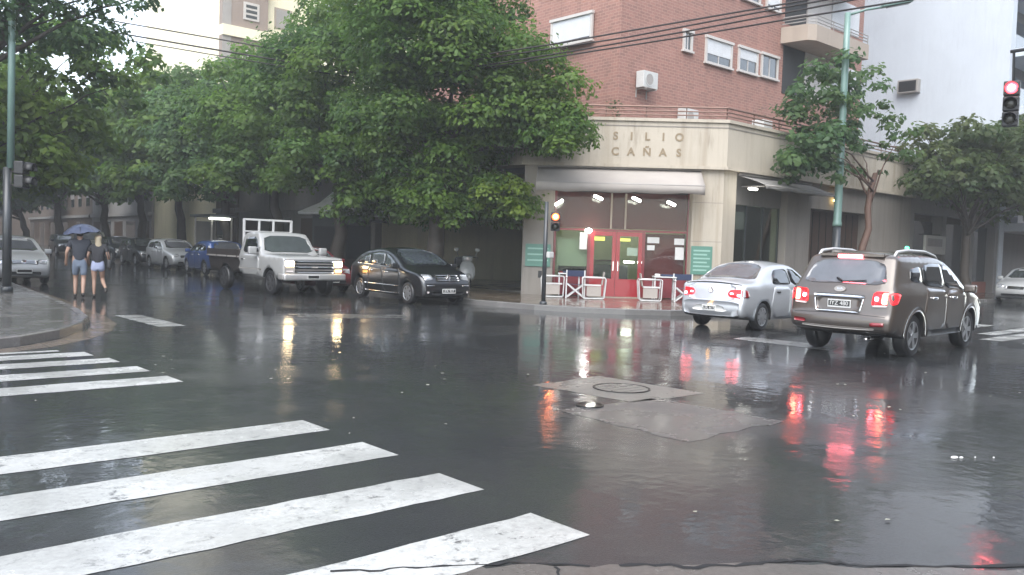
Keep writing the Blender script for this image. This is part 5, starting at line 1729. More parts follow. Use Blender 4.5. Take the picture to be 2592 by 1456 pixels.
# left-hand side of that street, mostly out of frame
rb = empty('red_house', (-3, 32, 0)); tag(rb, 'dull red house behind the left pole', 'building')
bm = B(); prism(bm, [(lwall(24), 24), (lwall(40), 40), (-12, 40), (-12, 24)], 0, 9); bpart(rb, 'wall', bm, M['redwall'])
for k in range(5):
    ya = 25 + 3 * k
    bm = B(); prism(bm, [(lwall(ya) + .05, ya), (lwall(ya + 1.3) + .05, ya + 1.3), (lwall(ya + 1.3) - .1, ya + 1.3), (lwall(ya) - .1, ya)], 1, 2.6); bpart(rb, 'window', bm, M['winglass'])
    bm = B(); prism(bm, [(lwall(ya) + .05, ya), (lwall(ya + 1.3) + .05, ya + 1.3), (lwall(ya + 1.3) - .1, ya + 1.3), (lwall(ya) - .1, ya)], 4.6, 6.2); bpart(rb, 'window', bm, M['winglass'])
lh = empty('left_row_house', (-3, 60, 0)); tag(lh, 'low grey terrace along the left pavement farther off', 'building')
bm = B(); prism(bm, [(lwall(40.2), 40.2), (lwall(110), 110), (-8, 110), (-8, 40.2)], 0, 7); bpart(lh, 'wall', bm, M['greywall'])
for k in range(10):
    ya = 42 + 6 * k
    bm = B(); prism(bm, [(lwall(ya) + .05, ya), (lwall(ya + 2) + .05, ya + 2), (lwall(ya + 2) - .1, ya + 2), (lwall(ya) - .1, ya)], .3, 2.6); bpart(lh, 'door', bm, M['garage'])

# the street's far end
eb = empty('end_building', (10, 134, 0)); tag(eb, 'dark low building closing the far end of the left-hand street', 'building')
bpart(eb, 'wall', bbox_(-30, 60, 130, 138, 0, 9), M['brownwall'])
for k in range(12):
    bpart(eb, 'window', bbox_(-26 + 7 * k, -23.5 + 7 * k, 129.94, 130.02, 3.5, 5.5), M['winglass'])
# unseen row on the near side, added to darken reflections in the cars
nb = empty('unseen_facing_row', (40, -12, 0)); tag(nb, 'unseen brown building row added to darken reflections, near side of the wide street', 'building')
bpart(nb, 'wall', bbox_(7, 140, -22, -9.2, 0, 17), M['brownwall'])
for k in range(10):
    for z in (3.8, 7.0, 10.0, 13.0):
        bpart(nb, 'window', bbox_(11 + 6.3 * k, 13 + 6.3 * k, -9.22, -9.14, z, z + 1.5), M['winglass'])

# ================================================================== TREES
def leaf_mesh(name, lumps, mat, size=(0.14, 0.26), per=60, seed=0, droop=0.25, fill=0.25):
    """leaf faces on and in a set of clumps; lumps: (x, y, z, r, tint, yellow)"""
    g = np.random.default_rng(seed)
    P, N, T = [], [], []
    for (x, y, z, r, tint, yel) in lumps:
        n = int(per * r * r * 4)
        d = g.normal(size=(n, 3)); d /= np.linalg.norm(d, axis=1, keepdims=True)
        d[:, 2] = np.where(d[:, 2] < -0.3, -d[:, 2] * .6, d[:, 2])
        d /= np.linalg.norm(d, axis=1, keepdims=True)
        rad = r * (1 - fill * g.random(n) ** 1.5) * (1 + .10 * g.normal(size=n))
        # thin irregular outline: lobes on the clump
        lob = 1 + .22 * np.sin(d[:, 0] * 5 + x * 3) * np.sin(d[:, 1] * 5 + y * 3) + .12 * np.sin(d[:, 2] * 9 + z)
        p = np.stack([x + d[:, 0] * rad * lob, y + d[:, 1] * rad * lob, z + d[:, 2] * rad * lob * .78], 1)
        P.append(p); N.append(d)
        T.append(np.stack([np.clip(tint + .18 * g.normal(size=n), 0, 1), np.clip(yel + .12 * g.normal(size=n), 0, 1)], 1))
    P = np.concatenate(P); N = np.concatenate(N); T = np.concatenate(T)
    n = len(P)
    nn = N * .9 + g.normal(size=(n, 3)) * .34
    nn[:, 2] += .42
    nn /= np.linalg.norm(nn, axis=1, keepdims=True)
    t = np.cross(nn, g.normal(size=(n, 3))); t /= np.maximum(np.linalg.norm(t, axis=1, keepdims=True), 1e-6)
    b = np.cross(nn, t)
    s = g.uniform(size[0], size[1], (n, 1))
    tip = P + t * s; tip[:, 2] -= s[:, 0] * droop
    base = P - t * s * .75
    lf = P + b * s * .55 - nn * s * .10
    rt = P - b * s * .55 - nn * s * .10
    V = np.stack([base, lf, tip, rt], 1).reshape(-1, 3)
    me = bpy.data.meshes.new(name)
    me.vertices.add(4 * n); me.vertices.foreach_set('co', V.astype(np.float32).ravel())
    me.loops.add(4 * n); me.loops.foreach_set('vertex_index', np.arange(4 * n, dtype=np.int32))
    me.polygons.add(n)
    me.polygons.foreach_set('loop_start', np.arange(0, 4 * n, 4, dtype=np.int32))
    me.polygons.foreach_set('loop_total', np.full(n, 4, dtype=np.int32))
    a = me.color_attributes.new('tint', 'FLOAT_COLOR', 'POINT')
    C = np.zeros((4 * n, 4), np.float32); C[:, 0] = np.repeat(T[:, 0], 4); C[:, 1] = np.repeat(T[:, 1], 4); C[:, 3] = 1
    a.data.foreach_set('color', C.ravel())
    me.update(); me.validate()
    me.materials.append(mat)
    return me

def make_lumps(ells, seed, base_tint=.5, yel=.15):
    """clumps spread over the surface and inside of a few ellipsoids: (x,y,z,rx,ry,rz,n,r_lump)"""
    g = random.Random(seed)
    out = []
    for e in ells:
        x, y, z, rx, ry, rz, n, rl = e[:8]
        ye = e[8] if len(e) > 8 else yel
        for k in range(n):
            # golden-angle spread with jitter keeps the clumps apart
            u = (k + .5) / n
            zz = 1 - 1.75 * u
            ph = k * 2.39996 + g.uniform(-.4, .4)
            rr = math.sqrt(max(0, 1 - zz * zz))
            q = g.choice((1.0, 1.0, .92, .72, .5)) * g.uniform(.88, 1.06)
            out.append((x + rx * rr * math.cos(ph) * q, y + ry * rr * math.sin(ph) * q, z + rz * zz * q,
                        rl * g.uniform(.7, 1.3), min(1, max(0, base_tint + g.uniform(-.4, .4) + .18 * zz)), max(0, ye + g.uniform(-.15, .3))))  # tint rises with height: brighter crown tops put into the leaf colour
    return out

def limb(bm, p0, p1, r0, r1, g, wob_=.12, n=5):
    p0, p1 = Vector(p0), Vector(p1)
    L = (p1 - p0).length
    pts = [p0.lerp(p1, k / n) + (Vector((g.uniform(-1, 1), g.uniform(-1, 1), g.uniform(-.4, .4))) * wob_ * L * .25 if 0 < k < n else Vector()) for k in range(n + 1)]
    tube(bm, pts, [r0 + (r1 - r0) * k / n for k in range(n + 1)], 8)
    return pts

def tree(label, base, ells, trunk_to, r0=.22, mat='leaf', bark='bark', seed=0, per=60, size=(.14, .26), group=None, tint=.5, yel=.15, lean=None, name='street_tree', branches=9, extra=None, fill=.3):
    root = empty(name, base); tag(root, label, 'tree', group)
    g = random.Random(seed)
    bx, by, bz = base
    loc = lambda p: (p[0] - bx, p[1] - by, p[2] - bz)
    bm = B()
    tt = Vector(loc(trunk_to))
    limb(bm, (0, 0, -.05), tt, r0 * 1.25, r0 * .75, g, .10, 7)
    lumps = make_lumps(ells, seed + 1, tint, yel)
    if extra: lumps += extra
    ch = g.sample(lumps, min(branches, len(lumps)))
    for l in ch:
        e = Vector(loc(l[:3]))
        st = tt.lerp(Vector((0, 0, 0)), g.uniform(0, .25))
        m1 = st.lerp(e, .5) + Vector((0, 0, .25))
        limb(bm, st, m1, r0 * .33, r0 * .18, g, .08, 4)
        limb(bm, m1, e, r0 * .18, r0 * .04, g, .12, 5)
    obj('trunk', bm, M[bark], root, True)
    me = leaf_mesh('crown', [(*loc(l[:3]), *l[3:]) for l in lumps], M[mat], size, per, seed + 2, fill=fill)
    o = bpy.data.objects.new('crown', me); COL.objects.link(o); o.parent = root
    return root
TG = 'street trees along the left-hand street'
# the big tree at the corner
tree('big dense green tree beside the corner shop', (16.5, 22.2, .14),
     [(16.4, 21.9, 7.0, 3.0, 3.1, 3.2, 70, .95), (16.6, 22.6, 4.6, 2.0, 2.2, 1.7, 30, .8), (17.7, 19.3, 5.7, 1.55, 1.6, 1.8, 32, .72, .25), (17.0, 21.5, 2.9, 2.1, 2.2, .95, 34, .62), (17.1, 19.7, 3.0, .75, .85, .55, 12, .42, .85), (17.75, 17.75, 5.0, .8, .85, .75, 13, .50, .2), (15.3, 22.1, 9.5, 2.4, 2.4, 1.6, 22, .85, .35)],
     (16.5, 22.0, 4.6), .27, 'leaf', 'bark', 21, per=210, size=(.055, .11), tint=.5, branches=14)
tree('dark green tree second from the corner, over the red car', (16.6, 28.3, .14),
     [(16.2, 28.0, 7.4, 2.3, 2.6, 3.0, 46, .95), (15.6, 27.2, 4.5, 1.9, 2.2, 1.5, 24, .75), (16.4, 25.6, 3.0, 1.9, 1.5, .9, 20, .58)], (16.5, 28.2, 4.4), .24, 'leaf', 'bark', 33, per=150, size=(.07, .13), tint=.42, yel=.10, group=TG)
tree('tall green tree over the white pickup and kiosk', (17.0, 34.0, .14),
     [(16.6, 34.0, 6.7, 2.8, 3.0, 2.6, 46, .95), (15.6, 33.0, 4.4, 2.0, 2.4, 1.3, 20, .75)], (16.8, 34, 4.2), .24, 'leaf', 'bark', 45, per=115, size=(.085, .155), tint=.75, yel=.12, group=TG)
tree('green tree over the bright blue van', (17.6, 40.5, .14),
     [(17.0, 40.5, 6.7, 3.0, 3.1, 2.7, 44, 1.05), (15.9, 39.5, 4.4, 2.1, 2.6, 1.4, 18, .8)], (17.3, 40.5, 4.2), .23, 'leaf_b', 'bark', 57, per=90, size=(.10, .175), tint=.85, yel=.2, group=TG)
tree('yellow-green tree over the silver hatchback', (18.0, 47.5, .14),
     [(17.3, 47.5, 7.1, 3.3, 3.4, 2.8, 42, 1.15), (16.0, 46.2, 4.5, 2.2, 3, 1.5, 16, .85)], (17.7, 47.5, 4.4), .24, 'leaf', 'bark', 69, per=54, size=(.14, .24), tint=.6, yel=.35, group=TG)
tree('dusky tree over the parked dark cars', (18.6, 55.5, .14),
     [(17.8, 55.5, 7.4, 3.8, 3.8, 2.9, 42, 1.2), (15.8, 54, 4.7, 2.6, 3, 1.6, 16, .95)], (18.3, 55.5, 4.4), .25, 'leaf_b', 'bark', 81, per=46, size=(.16, .27), tint=.5, yel=.3, group=TG)
tree('far green tree over the cream van', (19.3, 65, .14),
     [(18.0, 65, 7.6, 4.4, 4.4, 3.1, 42, 1.35), (15.5, 64, 5.0, 3, 3, 1.8, 16, 1.0)], (18.9, 65, 4.6), .26, 'leaf', 'bark', 93, per=38, size=(.18, .3), tint=.45, yel=.3, group=TG)
tree('farthest tree closing the left-hand street', (20.0, 80, .14),
     [(15, 80, 7.6, 7.5, 5.0, 3.8, 54, 1.7)], (19.5, 80, 4.6), .30, 'leaf_b', 'bark', 95, per=28, size=(.21, .36), tint=.4, yel=.2, group=TG)
# left pavement
tree('dark loose tree leaning over the top left corner', (3.0, 24.6, .14),
     [(5.2, 24.8, 7.4, 1.9, 1.9, 1.6, 34, .6), (4.9, 25.4, 9.0, 2.4, 2.4, 1.0, 16, .6), (8.0, 25.0, 8.2, 1.0, .9, .4, 6, .30)], (4.5, 25.0, 6.4), .22, 'leaf_b', 'bark', 105, per=110, size=(.07, .13), tint=.2, yel=.05, group=TG, branches=16)
tree('olive green tree behind the left pole, over the white hatchback', (4.2, 33.5, .14),
     [(6.6, 34.2, 5.0, 3.2, 3.2, 1.9, 40, .8, .5), (7.2, 32.6, 3.6, 1.5, 1.6, .8, 12, .55, .5), (9.2, 32.2, 7.3, 2.0, 2.0, 1.7, 22, .48, .1), (7.2, 32.8, 7.8, 2.0, 2.0, 1.4, 18, .55, .15)], (5.0, 33.8, 3.6), .22, 'leaf', 'bark', 117, per=66, size=(.11, .2), tint=.5, yel=.4, group=TG)
tree('green tree farther up the left pavement', (5.2, 43, .14),
     [(8.0, 44, 6.2, 3.8, 3.8, 2.3, 42, 1.05)], (6.0, 43.2, 4.0), .24, 'leaf', 'bark', 129, per=50, size=(.14, .24), tint=.55, yel=.3, group=TG)
tree('dim tree farthest up the left pavement', (6.5, 58, .14),
     [(9.8, 59, 7.4, 4.6, 4.6, 3.0, 40, 1.3)], (7.4, 58.3, 4.4), .24, 'leaf_b', 'bark', 131, per=38, size=(.17, .29), tint=.45, yel=.3, group=TG)
# wide street, right
tree('dark tree mass near the far end of the left-hand street', (21.5, 98, .14),
     [(16, 98, 6.6, 8.0, 5.0, 4.2, 40, 2.0)], (20.5, 98, 3.6), .30, 'leaf_b', 'bark', 171, per=20, size=(.26, .44), tint=.35, yel=.1, group=TG)
tree('dark tree at the very end of the left-hand street', (10, 116, .14),
     [(11, 116, 6.0, 11.0, 4.0, 4.4, 44, 2.4)], (10.5, 116, 3.6), .30, 'leaf_b', 'bark', 173, per=18, size=(.30, .5), tint=.3, yel=.1, group=TG)
# wide street
AG = 'thin trees along the wide street'
tree('sparse tree with a leaning reddish trunk beside the right lamp post', (28.4, 13.85, .14),
     [(26.9, 14.4, 6.4, 1.3, 1.2, 1.9, 26, .55), (25.5, 14.2, 4.7, 1.2, 1.0, .9, 20, .5), (29.2, 14.4, 6.4, 2.1, 1.5, 2.0, 20, .36), (30.6, 14.4, 5.4, 2.0, 1.4, 1.2, 10, .36)], (30.0, 14.1, 4.7), .125, 'leaf_b', 'barkred', 141, per=72, size=(.085, .16), tint=.45, yel=.15, group=AG, branches=8, fill=.6)
tree('olive bushy tree over the white car at the right edge', (37.5, 13.6, .14),
     [(37.2, 13.6, 5.5, 3.1, 2.2, 1.9, 40, .68), (39.6, 13.2, 5.0, 3.0, 2.2, 1.9, 30, .7), (34.6, 13.8, 4.9, 1.8, 1.3, .8, 12, .42)], (37.4, 13.6, 3.4), .18, 'leaf_o', 'bark', 153, per=70, size=(.10, .18), tint=.4, yel=.25, group=AG, branches=14)
tree('olive tree farther along the wide street at the right edge', (46.5, 13.5, .14),
     [(46.0, 13.4, 6.0, 4.2, 2.6, 2.2, 40, .9)], (46.3, 13.5, 3.6), .22, 'leaf_o', 'bark', 165, per=54, size=(.13, .23), tint=.5, yel=.25, group=AG)

# ================================================================== STREET FURNITURE
# right lamp post: dark foot, sea-green shaft, arm with a flat head
root = empty('street_lamp', (26.7, 13.75, .14)); tag(root, 'sea-green lamp post standing behind the silver saloon', 'street lamp')
bm = B(); tube(bm, [(0, 0, 0), (0, 0, 2.55)], [.135, .125], 14); lathe(bm, [(.17, 0), (.17, .12), (.14, .16)], 14); obj('dark_foot', bm, M['darkpole'], root, True)
bm = B(); tube(bm, [(0, 0, 2.55), (0, 0, 2.65), (0, 0, 2.72), (0, 0, 7.9), (0, 0, 9.5)], [.150, .150, .128, .112, .090], 14); obj('shaft', bm, M['greenpole'], root, True)
bm = B(); lathe(bm, [(.085, 1.62), (.10, 1.62), (.10, 1.80), (.085, 1.80)], 12, Matrix.Translation((-.03, -.06, 0)) @ Matrix.Diagonal((1.6, 1.6, 1, 1))); obj('paper_band', bm, M['bedrail'], root)
adir = Vector((math.sin(HEAD + 0) * 0 + .743, -.669, 0)).normalized()
bm = B(); tube(bm, [(0, 0, 9.42), adir * .6 + Vector((0, 0, 9.62)), adir * 1.15 + Vector((0, 0, 9.72))], [.045, .04, .035], 8); arm = obj('arm', bm, M['greenpole'], root, True)
am = frame_m(adir * 1.55 + Vector((0, 0, 9.83)), adir + Vector((0, 0, .22)), (0.669, .743, 0))
bm = B(); rbox(bm, -.48, .52, -.14, .14, -.045, .05, .035, am); hd = obj('lamp_head', bm, M['greenpole'], root, True)
bm = B(); rbox(bm, -.30, .44, -.10, .10, -.07, -.04, .012, am); obj('lamp_lens', bm, M['signal_off'], hd)
# left lamp post with a signal head seen from the side
def signal_head(root, n, x, y, z, face, lit=None, lit_mat=None, s=1.0, visors=True, plate_=False):
    """stack of n lamps facing `face`; returns the housing"""
    f = Vector((*face, 0)).normalized(); side = Vector((-f.y, f.x, 0))
    mm = Matrix((f, side, Vector((0, 0, 1)))).transposed().to_4x4(); mm.translation = Vector((x, y, z))
    hs = None
    for k in range(n):
        zc = -k * .36 * s
        bm = B(); rbox(bm, -.13 * s, .12 * s, -.17 * s, .17 * s, zc - .17 * s, zc + .17 * s, .03 * s, mm)
        h = obj('signal_housing', bm, M['black'], root)
        lm = mm @ Matrix.Translation((.125 * s, 0, zc)) @ Matrix.Rotation(R(90), 4, 'Y')
        bm = B(); lathe(bm, [(.135 * s, 0), (.12 * s, .03 * s), (.06 * s, .055 * s), (.01, .06 * s)], 20, lm)
        ln = obj('lens', bm, M[lit_mat] if lit == k else M['signal_off'], h, True)
        if lit == k:
            bm = B(); lathe(bm, [(.078 * s, .03 * s), (.07 * s, .066 * s), (.01, .074 * s)], 18, lm)
            obj('bulb_glow', bm, M[lit_mat.replace('signal', 'core')], h, True)
        bm = B(); pr = []
        for i in range(13):
            a = R(-25 + 230 * i / 12)
            pr.append((.155 * s * math.cos(a), .155 * s * math.sin(a)))
        lo = [bm.verts.new(mm @ Vector((.12 * s, p[0], zc + p[1]))) for p in pr]
        hi = [bm.verts.new(mm @ Vector((.12 * s + .22 * s, p[0] * .96, zc + p[1] * .96 - .02 * s))) for p in pr]
        for i in range(12):
            bm.faces.new((lo[i], lo[i + 1], hi[i + 1], hi[i]))
        v = obj('visor', bm, M['black'], h, True)
        md = v.modifiers.new('thick', 'SOLIDIFY'); md.thickness = .008
    if plate_:
        bm = B(); rbox(bm, -.15 * s, -.135 * s, -.36 * s, .36 * s, -(n - 1) * .36 * s - .35 * s, .35 * s, .006, mm); obj('backing_plate', bm, M['black'], root)
root = empty('lamp_post', (4.72, 23.8, .14)); tag(root, 'lamp post at far left, dark below and sea-green above, carrying a signal', 'street lamp')
bm = B(); tube(bm, [(0, 0, 0), (0, 0, 3.05)], [.105, .095], 14); lathe(bm, [(.14, 0), (.14, .1), (.11, .14)], 14); obj('dark_foot', bm, M['darkpole'], root, True)
bm = B(); tube(bm, [(.06, -.04, 3.03), (.08, -.05, 8.5)], [.085, .075], 14); obj('shaft', bm, M['greenpole'], root, True)
signal_head(root, 2, .27, -.20, 3.05, (.743, -.669), s=.92)
bm = B(); tube(bm, [(0, 0, 2.95), (.2, -.15, 2.95)], .02, 6); tube(bm, [(0, 0, 2.62), (.2, -.15, 2.62)], .02, 6); obj('signal_bracket', bm, M['black'], root)
root = empty('metal_post', (4.28, 23.2, .14)); tag(root, 'dark metal post cut by the left edge of the picture', 'post')
bm = B(); tube(bm, [(0, 0, 0), (0, 0, 1.95)], .095, 12); obj('shaft', bm, M['darkpole'], root, True)
bm = B(); lathe(bm, [(.11, 1.78), (.125, 1.80), (.125, 1.84), (.10, 1.86), (.10, 1.97), (.02, 2.0)], 14); obj('cap', bm, M['darkpole'], root, True)
# corner signal with its red lamp lit
root = empty('traffic_light', (15.89, 16.37, .14)); tag(root, 'slim traffic light with an orange-red lamp at the shop corner', 'traffic light')
bm = B(); tube(bm, [(0, 0, 0), (0, 0, 2.75)], [.062, .055], 12); lathe(bm, [(.11, 0), (.10, .06), (.065, .09)], 12); obj('pole', bm, M['darkpole'], root, True)
signal_head(root, 2, .16, -.19, 2.36, (-.70, -.71), 0, 'signal_orange', .72)
bm = B(); rbox(bm, .0, .18, -.16, .0, 1.26, 1.42, .02); obj('push_button', bm, M['acwhite'], root)
# hanging red signal over the wide street
root = empty('traffic_light', (21.76, .9, .0)); tag(root, 'traffic light hanging at upper right with a bright red lamp', 'traffic light')
bm = B(); tube(bm, [(0, 0, 0), (0, 0, 6.9)], [.12, .09], 12); obj('pole', bm, M['darkpole'], root, True)
bm = B(); tube(bm, [(0, 0, 6.3), (0, 2.2, 6.62), (0, 6.3, 6.55)], [.06, .05, .04], 8); obj('arm', bm, M['darkpole'], root, True)
signal_head(root, 3, .05, 6.24, 5.70, (-1, -.25), 0, 'signal_red', .98)
bm = B(); tube(bm, [(0.1, 6.24, 5.85), (0.03, 6.24, 6.56)], .03, 6); obj('hanger', bm, M['black'], root)
# newspaper kiosk with a peaked sheet roof
root = empty('newspaper_kiosk', (17.85, 30.1, .14), R(4)); tag(root, 'dark newspaper kiosk with a peaked grey roof behind the pickup', 'kiosk')
bm = B(); rbox(bm, -.75, .75, -1.1, 1.1, 0, 2.55, .03); obj('cabin', bm, M['kioskwall'], root)
bm = B()
def ring(z, a, b): return [bm.verts.new((sx * a, sy * b, z)) for sx, sy in ((-1, -1), (1, -1), (1, 1), (-1, 1))]
r0 = ring(2.56, 1.15, 1.5); r1 = ring(2.66, 1.18, 1.52); r2 = ring(3.05, .62, .8); r3 = ring(3.62, .18, .25); r4 = ring(3.75, .05, .05)
for a, b in ((r0, r1), (r1, r2), (r2, r3), (r3, r4)):
    for i in range(4): bm.faces.new((a[i], a[(i + 1) % 4], b[(i + 1) % 4], b[i]))
bm.faces.new(r0[::-1]); bm.faces.new(r4)
obj('roof', bm, M['kioskroof'], root)
bm = B(); rbox(bm, -.60, .52, -1.14, -1.08, .85, 2.15, .02); obj('hatch', bm, M['winglass'], root)
bm = B(); rbox(bm, -.79, -.74, -.9, .9, .85, 2.1, .02); obj('hatch', bm, M['black'], root)
bm = B(); rbox(bm, .55, .72, -1.16, -1.1, .3, 2.4, .02); obj('poster_strip', bm, M['bedrail'], root)
bm = B(); tube(bm, [(-1.15, -1.45, 2.35), (1.15, -1.45, 2.35)], .05, 6); obj('gutter_bar', bm, M['kioskwall'], root)
# pale service box with a strip lamp under the trees, left of the pickup
root = empty('lit_bus_shelter', (17.15, 41.3, .14)); tag(root, 'lit strip lamp over a dim glass shelter left of the pickup cab', 'shelter')
for x, y in ((-.5, -1.0), (-.5, 1.0), (.5, -1.0), (.5, 1.0)):
    bm = B(); tube(bm, [(x, y, 0), (x, y, 2.55)], .05, 8); obj('post', bm, M['bedrail'], root)
bm = B(); rbox(bm, -.7, .7, -1.25, 1.25, 2.5, 2.62, .03); obj('roof', bm, M['kioskwall'], root)
bm = B(); rbox(bm, -.74, .3, -1.30, -1.20, 2.36, 2.46, .03); obj('strip_lamp', bm, M['tube_soft'], root)
bm = B(); box(bm, -.5, .5, .97, 1.0, .3, 2.3); obj('back_pane', bm, M['greywall'], root)

# cables
def cable(label, pts, group, r=.022):
    bm = B()
    P = []
    for a, b in zip(pts, pts[1:]):
        for k in range(10):
            t = k / 10
            P.append(tuple(a[i] + (b[i] - a[i]) * t for i in range(3)))
    P.append(pts[-1])
    tube(bm, P, r, 6)
    tag(obj('overhead_cable', bm, M['cable'], None, True), label, 'cable', group)
CG = 'cables strung from the big tree across the brick block'
cable('topmost of the cables in front of the brick block', [(15.32, 19.85, 7.06), (16.01, 16.53, 7.1), (17.98, 10.72, 7.51), (19.24, 6.9, 7.82)], CG)
cable('second cable down in front of the brick block', [(15.44, 20.0, 6.99), (16.54, 16.32, 7.13), (17.07, 14.77, 7.21), (18.26, 10.88, 7.52), (19.24, 6.9, 7.74)], CG)
cable('third cable down in front of the brick block', [(15.57, 20.16, 6.82), (16.44, 16.14, 6.94), (17.45, 13.22, 7.17), (18.2, 10.8, 7.37), (19.24, 6.89, 7.66)], CG)
cable('lowest of the cables in front of the brick block', [(15.69, 20.32, 6.79), (16.34, 18.39, 6.9), (17.86, 13.53, 7.17), (18.47, 10.95, 7.29), (19.07, 8.39, 7.38), (19.33, 5.47, 7.35)], CG)
LG = 'cables at upper left before the pale sky'
cable('upper cable against the pale sky at upper left', [(8.15, 38.41, 10.68), (9.53, 35.83, 9.98), (12.28, 30.66, 8.86), (15.82, 26.12, 7.89)], LG, .025)
cable('thick middle cable against the pale sky at upper left', [(8.62, 37.99, 10.01), (10.67, 33.45, 9.05), (12.59, 30.38, 8.41), (15.83, 26.12, 7.55)], LG, .032)
cable('lowest cable against the pale sky at upper left', [(8.86, 37.78, 9.71), (10.68, 33.45, 8.85), (12.32, 30.62, 8.26), (15.83, 26.11, 7.37)], LG, .02)

# ================================================================== CAFE FURNITURE
ROT = math.atan2(ed.y, ed.x)             # faces the shop front: local x along the facade, y towards the doors
def loop_chair(label, x, y, flip=1, dz=0):
    root = empty('loop_chair', (x, y, .146), ROT + dz); tag(root, label, 'chair', 'white sled chairs outside the shop')
    for yy in (-.27, .27):
        bm = B()
        p = [(-.33, yy, .66), (-.35, yy, .62), (-.33, yy, .06), (-.29, yy, .022), (.27, yy, .022), (.32, yy, .06), (.36, yy, .60), (.33, yy, .66), (-.33, yy, .66)]
        tube(bm, [(q[0] * flip, q[1], q[2]) for q in p], .020, 8)
        obj('side_loop', bm, M['whitepaint'], root, True)
    bm = B(); rbox(bm, min(-.30 * flip, .22 * flip), max(-.30 * flip, .22 * flip), -.25, .25, .40, .44, .015); obj('seat', bm, M['whitepaint'], root)
    m = Matrix.Translation((.24 * flip, 0, .44)) @ Matrix.Rotation(R(9) * flip, 4, 'Y')
    bm = B(); rbox(bm, -.018, .018, -.25, .25, 0, .40, .012, m); obj('backrest', bm, M['canvas'], root)
    bm = B(); rbox(bm, -.22, .22, -.245, -.235, .10, .39, .004); obj('side_panel', bm, M['canvas'], root)
def director_chair(label, x, y, dz=0):
    root = empty('director_chair', (x, y, .146), ROT + dz); tag(root, label, 'chair', 'folding chairs with crossed legs outside the shop')
    for yy in (-.22, .22):
        for s_, z0, z1 in ((1, .05, .44), (-1, .05, .44)):
            bm = B(); m = Matrix.Translation((0, yy + .016 * s_, .245)) @ Matrix.Rotation(-s_ * math.atan2(.40, .50), 4, 'Y')
            rbox(bm, -.32, .32, -.011, .011, -.024, .024, .006, m); obj('crossed_leg', bm, M['whitepaint'], root)
    for xx in (-.28, .28):
        bm = B(); rbox(bm, xx - .022, xx + .022, -.25, .25, .0, .045, .006)
        rbox(bm, xx - .02, xx + .02, -.24, -.20, .045, .64, .006); rbox(bm, xx - .02, xx + .02, .20, .24, .045, .86, .006)
        rbox(bm, xx - .03, xx + .03, -.27, .26, .64, .67, .008)
        obj('side_frame', bm, M['whitepaint'], root)
    bm = B()
    g_ = [[bm.verts.new((-.27 + .54 * i / 8, -.21 + .42 * j / 4, .455 - .035 * math.sin(math.pi * i / 8))) for j in range(5)] for i in range(9)]
    for i in range(8):
        for j in range(4): bm.faces.new((g_[i][j], g_[i + 1][j], g_[i + 1][j + 1], g_[i][j + 1]))
    obj('seat', bm, M['navy'], root, True)
    bm = B(); rbox(bm, -.29, .29, .21, .232, .66, .85, .008); obj('backrest', bm, M['navy'], root)
def cafe_table(label, x, y):
    root = empty('cafe_table', (x, y, .146), ROT); tag(root, label, 'table', 'small white tables outside the shop')
    bm = B(); rbox(bm, -.35, .35, -.35, .35, .72, .755, .012); obj('tabletop', bm, M['whitepaint'], root)
    for sx in (-.31, .31):
        for sy in (-.31, .31):
            bm = B(); rbox(bm, sx - .02, sx + .02, sy - .02, sy + .02, 0, .718, .005); obj('leg', bm, M['whitepaint'], root)
    return root
def at(x, out):
    p = FM @ Vector((x, -out, 0)); return p.x, p.y
loop_chair('white sled chair left of the crossed-leg chair, by the slim traffic light', *at(-2.12, .95), -1)
cafe_table('small white table with dark things on it, left of the red doors', *at(-1.62, .55))
director_chair('white crossed-leg folding chair left of the red doors', *at(-1.42, 1.15))
loop_chair('white sled chair just left of the red doors', *at(-.86, 1.2), 1)
loop_chair('white sled chair just right of the red doors', *at(.84, 1.25), -1)
cafe_table('small white table right of the red doors', *at(1.32, .75))
director_chair('white crossed-leg folding chair in front of the green notice board', *at(1.86, 1.25))
for lab, x, o, c, sz in (('dark folded cloth on the left cafe table', -1.62, .55, 'navy', (.2, .14, .06)), ('red tray on the left cafe table', -1.86, .48, 'red', (.08, .12, .03)), ('dark folded cloth on the right cafe table', 1.42, .78, 'navy', (.2, .15, .06)), ('white bowl on the right cafe table', 1.12, .66, 'paper', (.08, .08, .07))):
    px, py = at(x, o)
    root_o = None
    bm = B(); rbox(bm, -sz[0], sz[0], -sz[1], sz[1], 0, sz[2], .02)
    o_ = obj('tray' if 'tray' in lab else ('bowl' if 'bowl' in lab else 'cloth'), bm, M[c], None, True); o_.location = (px, py, .146 + .756); o_.rotation_euler.z = ROT
    tag(o_, lab, lab.split(' on ')[0].split()[-1])

# grey-white motor scooter parked on the pavement in the shade
root = empty('motor_scooter', (18.15, 22.6, .146), R(-118)); tag(root, 'pale motor scooter parked in the shade left of the shop pier', 'scooter')
def swheel(x):
    bm = B(); lathe(bm, [(.16, -.05), (.22, -.055), (.245, 0), (.22, .055), (.16, .05)], 20, Matrix.Translation((x, 0, .245)) @ Matrix.Rotation(R(90), 4, 'X'))
    w = obj('wheel', bm, M['rubber'], root, True)
    bm = B(); lathe(bm, [(.165, -.03), (.165, .03), (.03, .035)], 16, Matrix.Translation((x, 0, .245)) @ Matrix.Rotation(R(90), 4, 'X')); obj('rim', bm, M['steelrim'], w)
swheel(.68); swheel(-.60)
bm = B(); bmesh.ops.create_uvsphere(bm, u_segments=18, v_segments=12, radius=1, matrix=Matrix.Translation((.48, 0, .66)) @ Matrix.Rotation(R(-18), 4, 'Y') @ Matrix.Diagonal((.10, .27, .40, 1))); obj('front_shield', bm, M['scooter'], root, True)
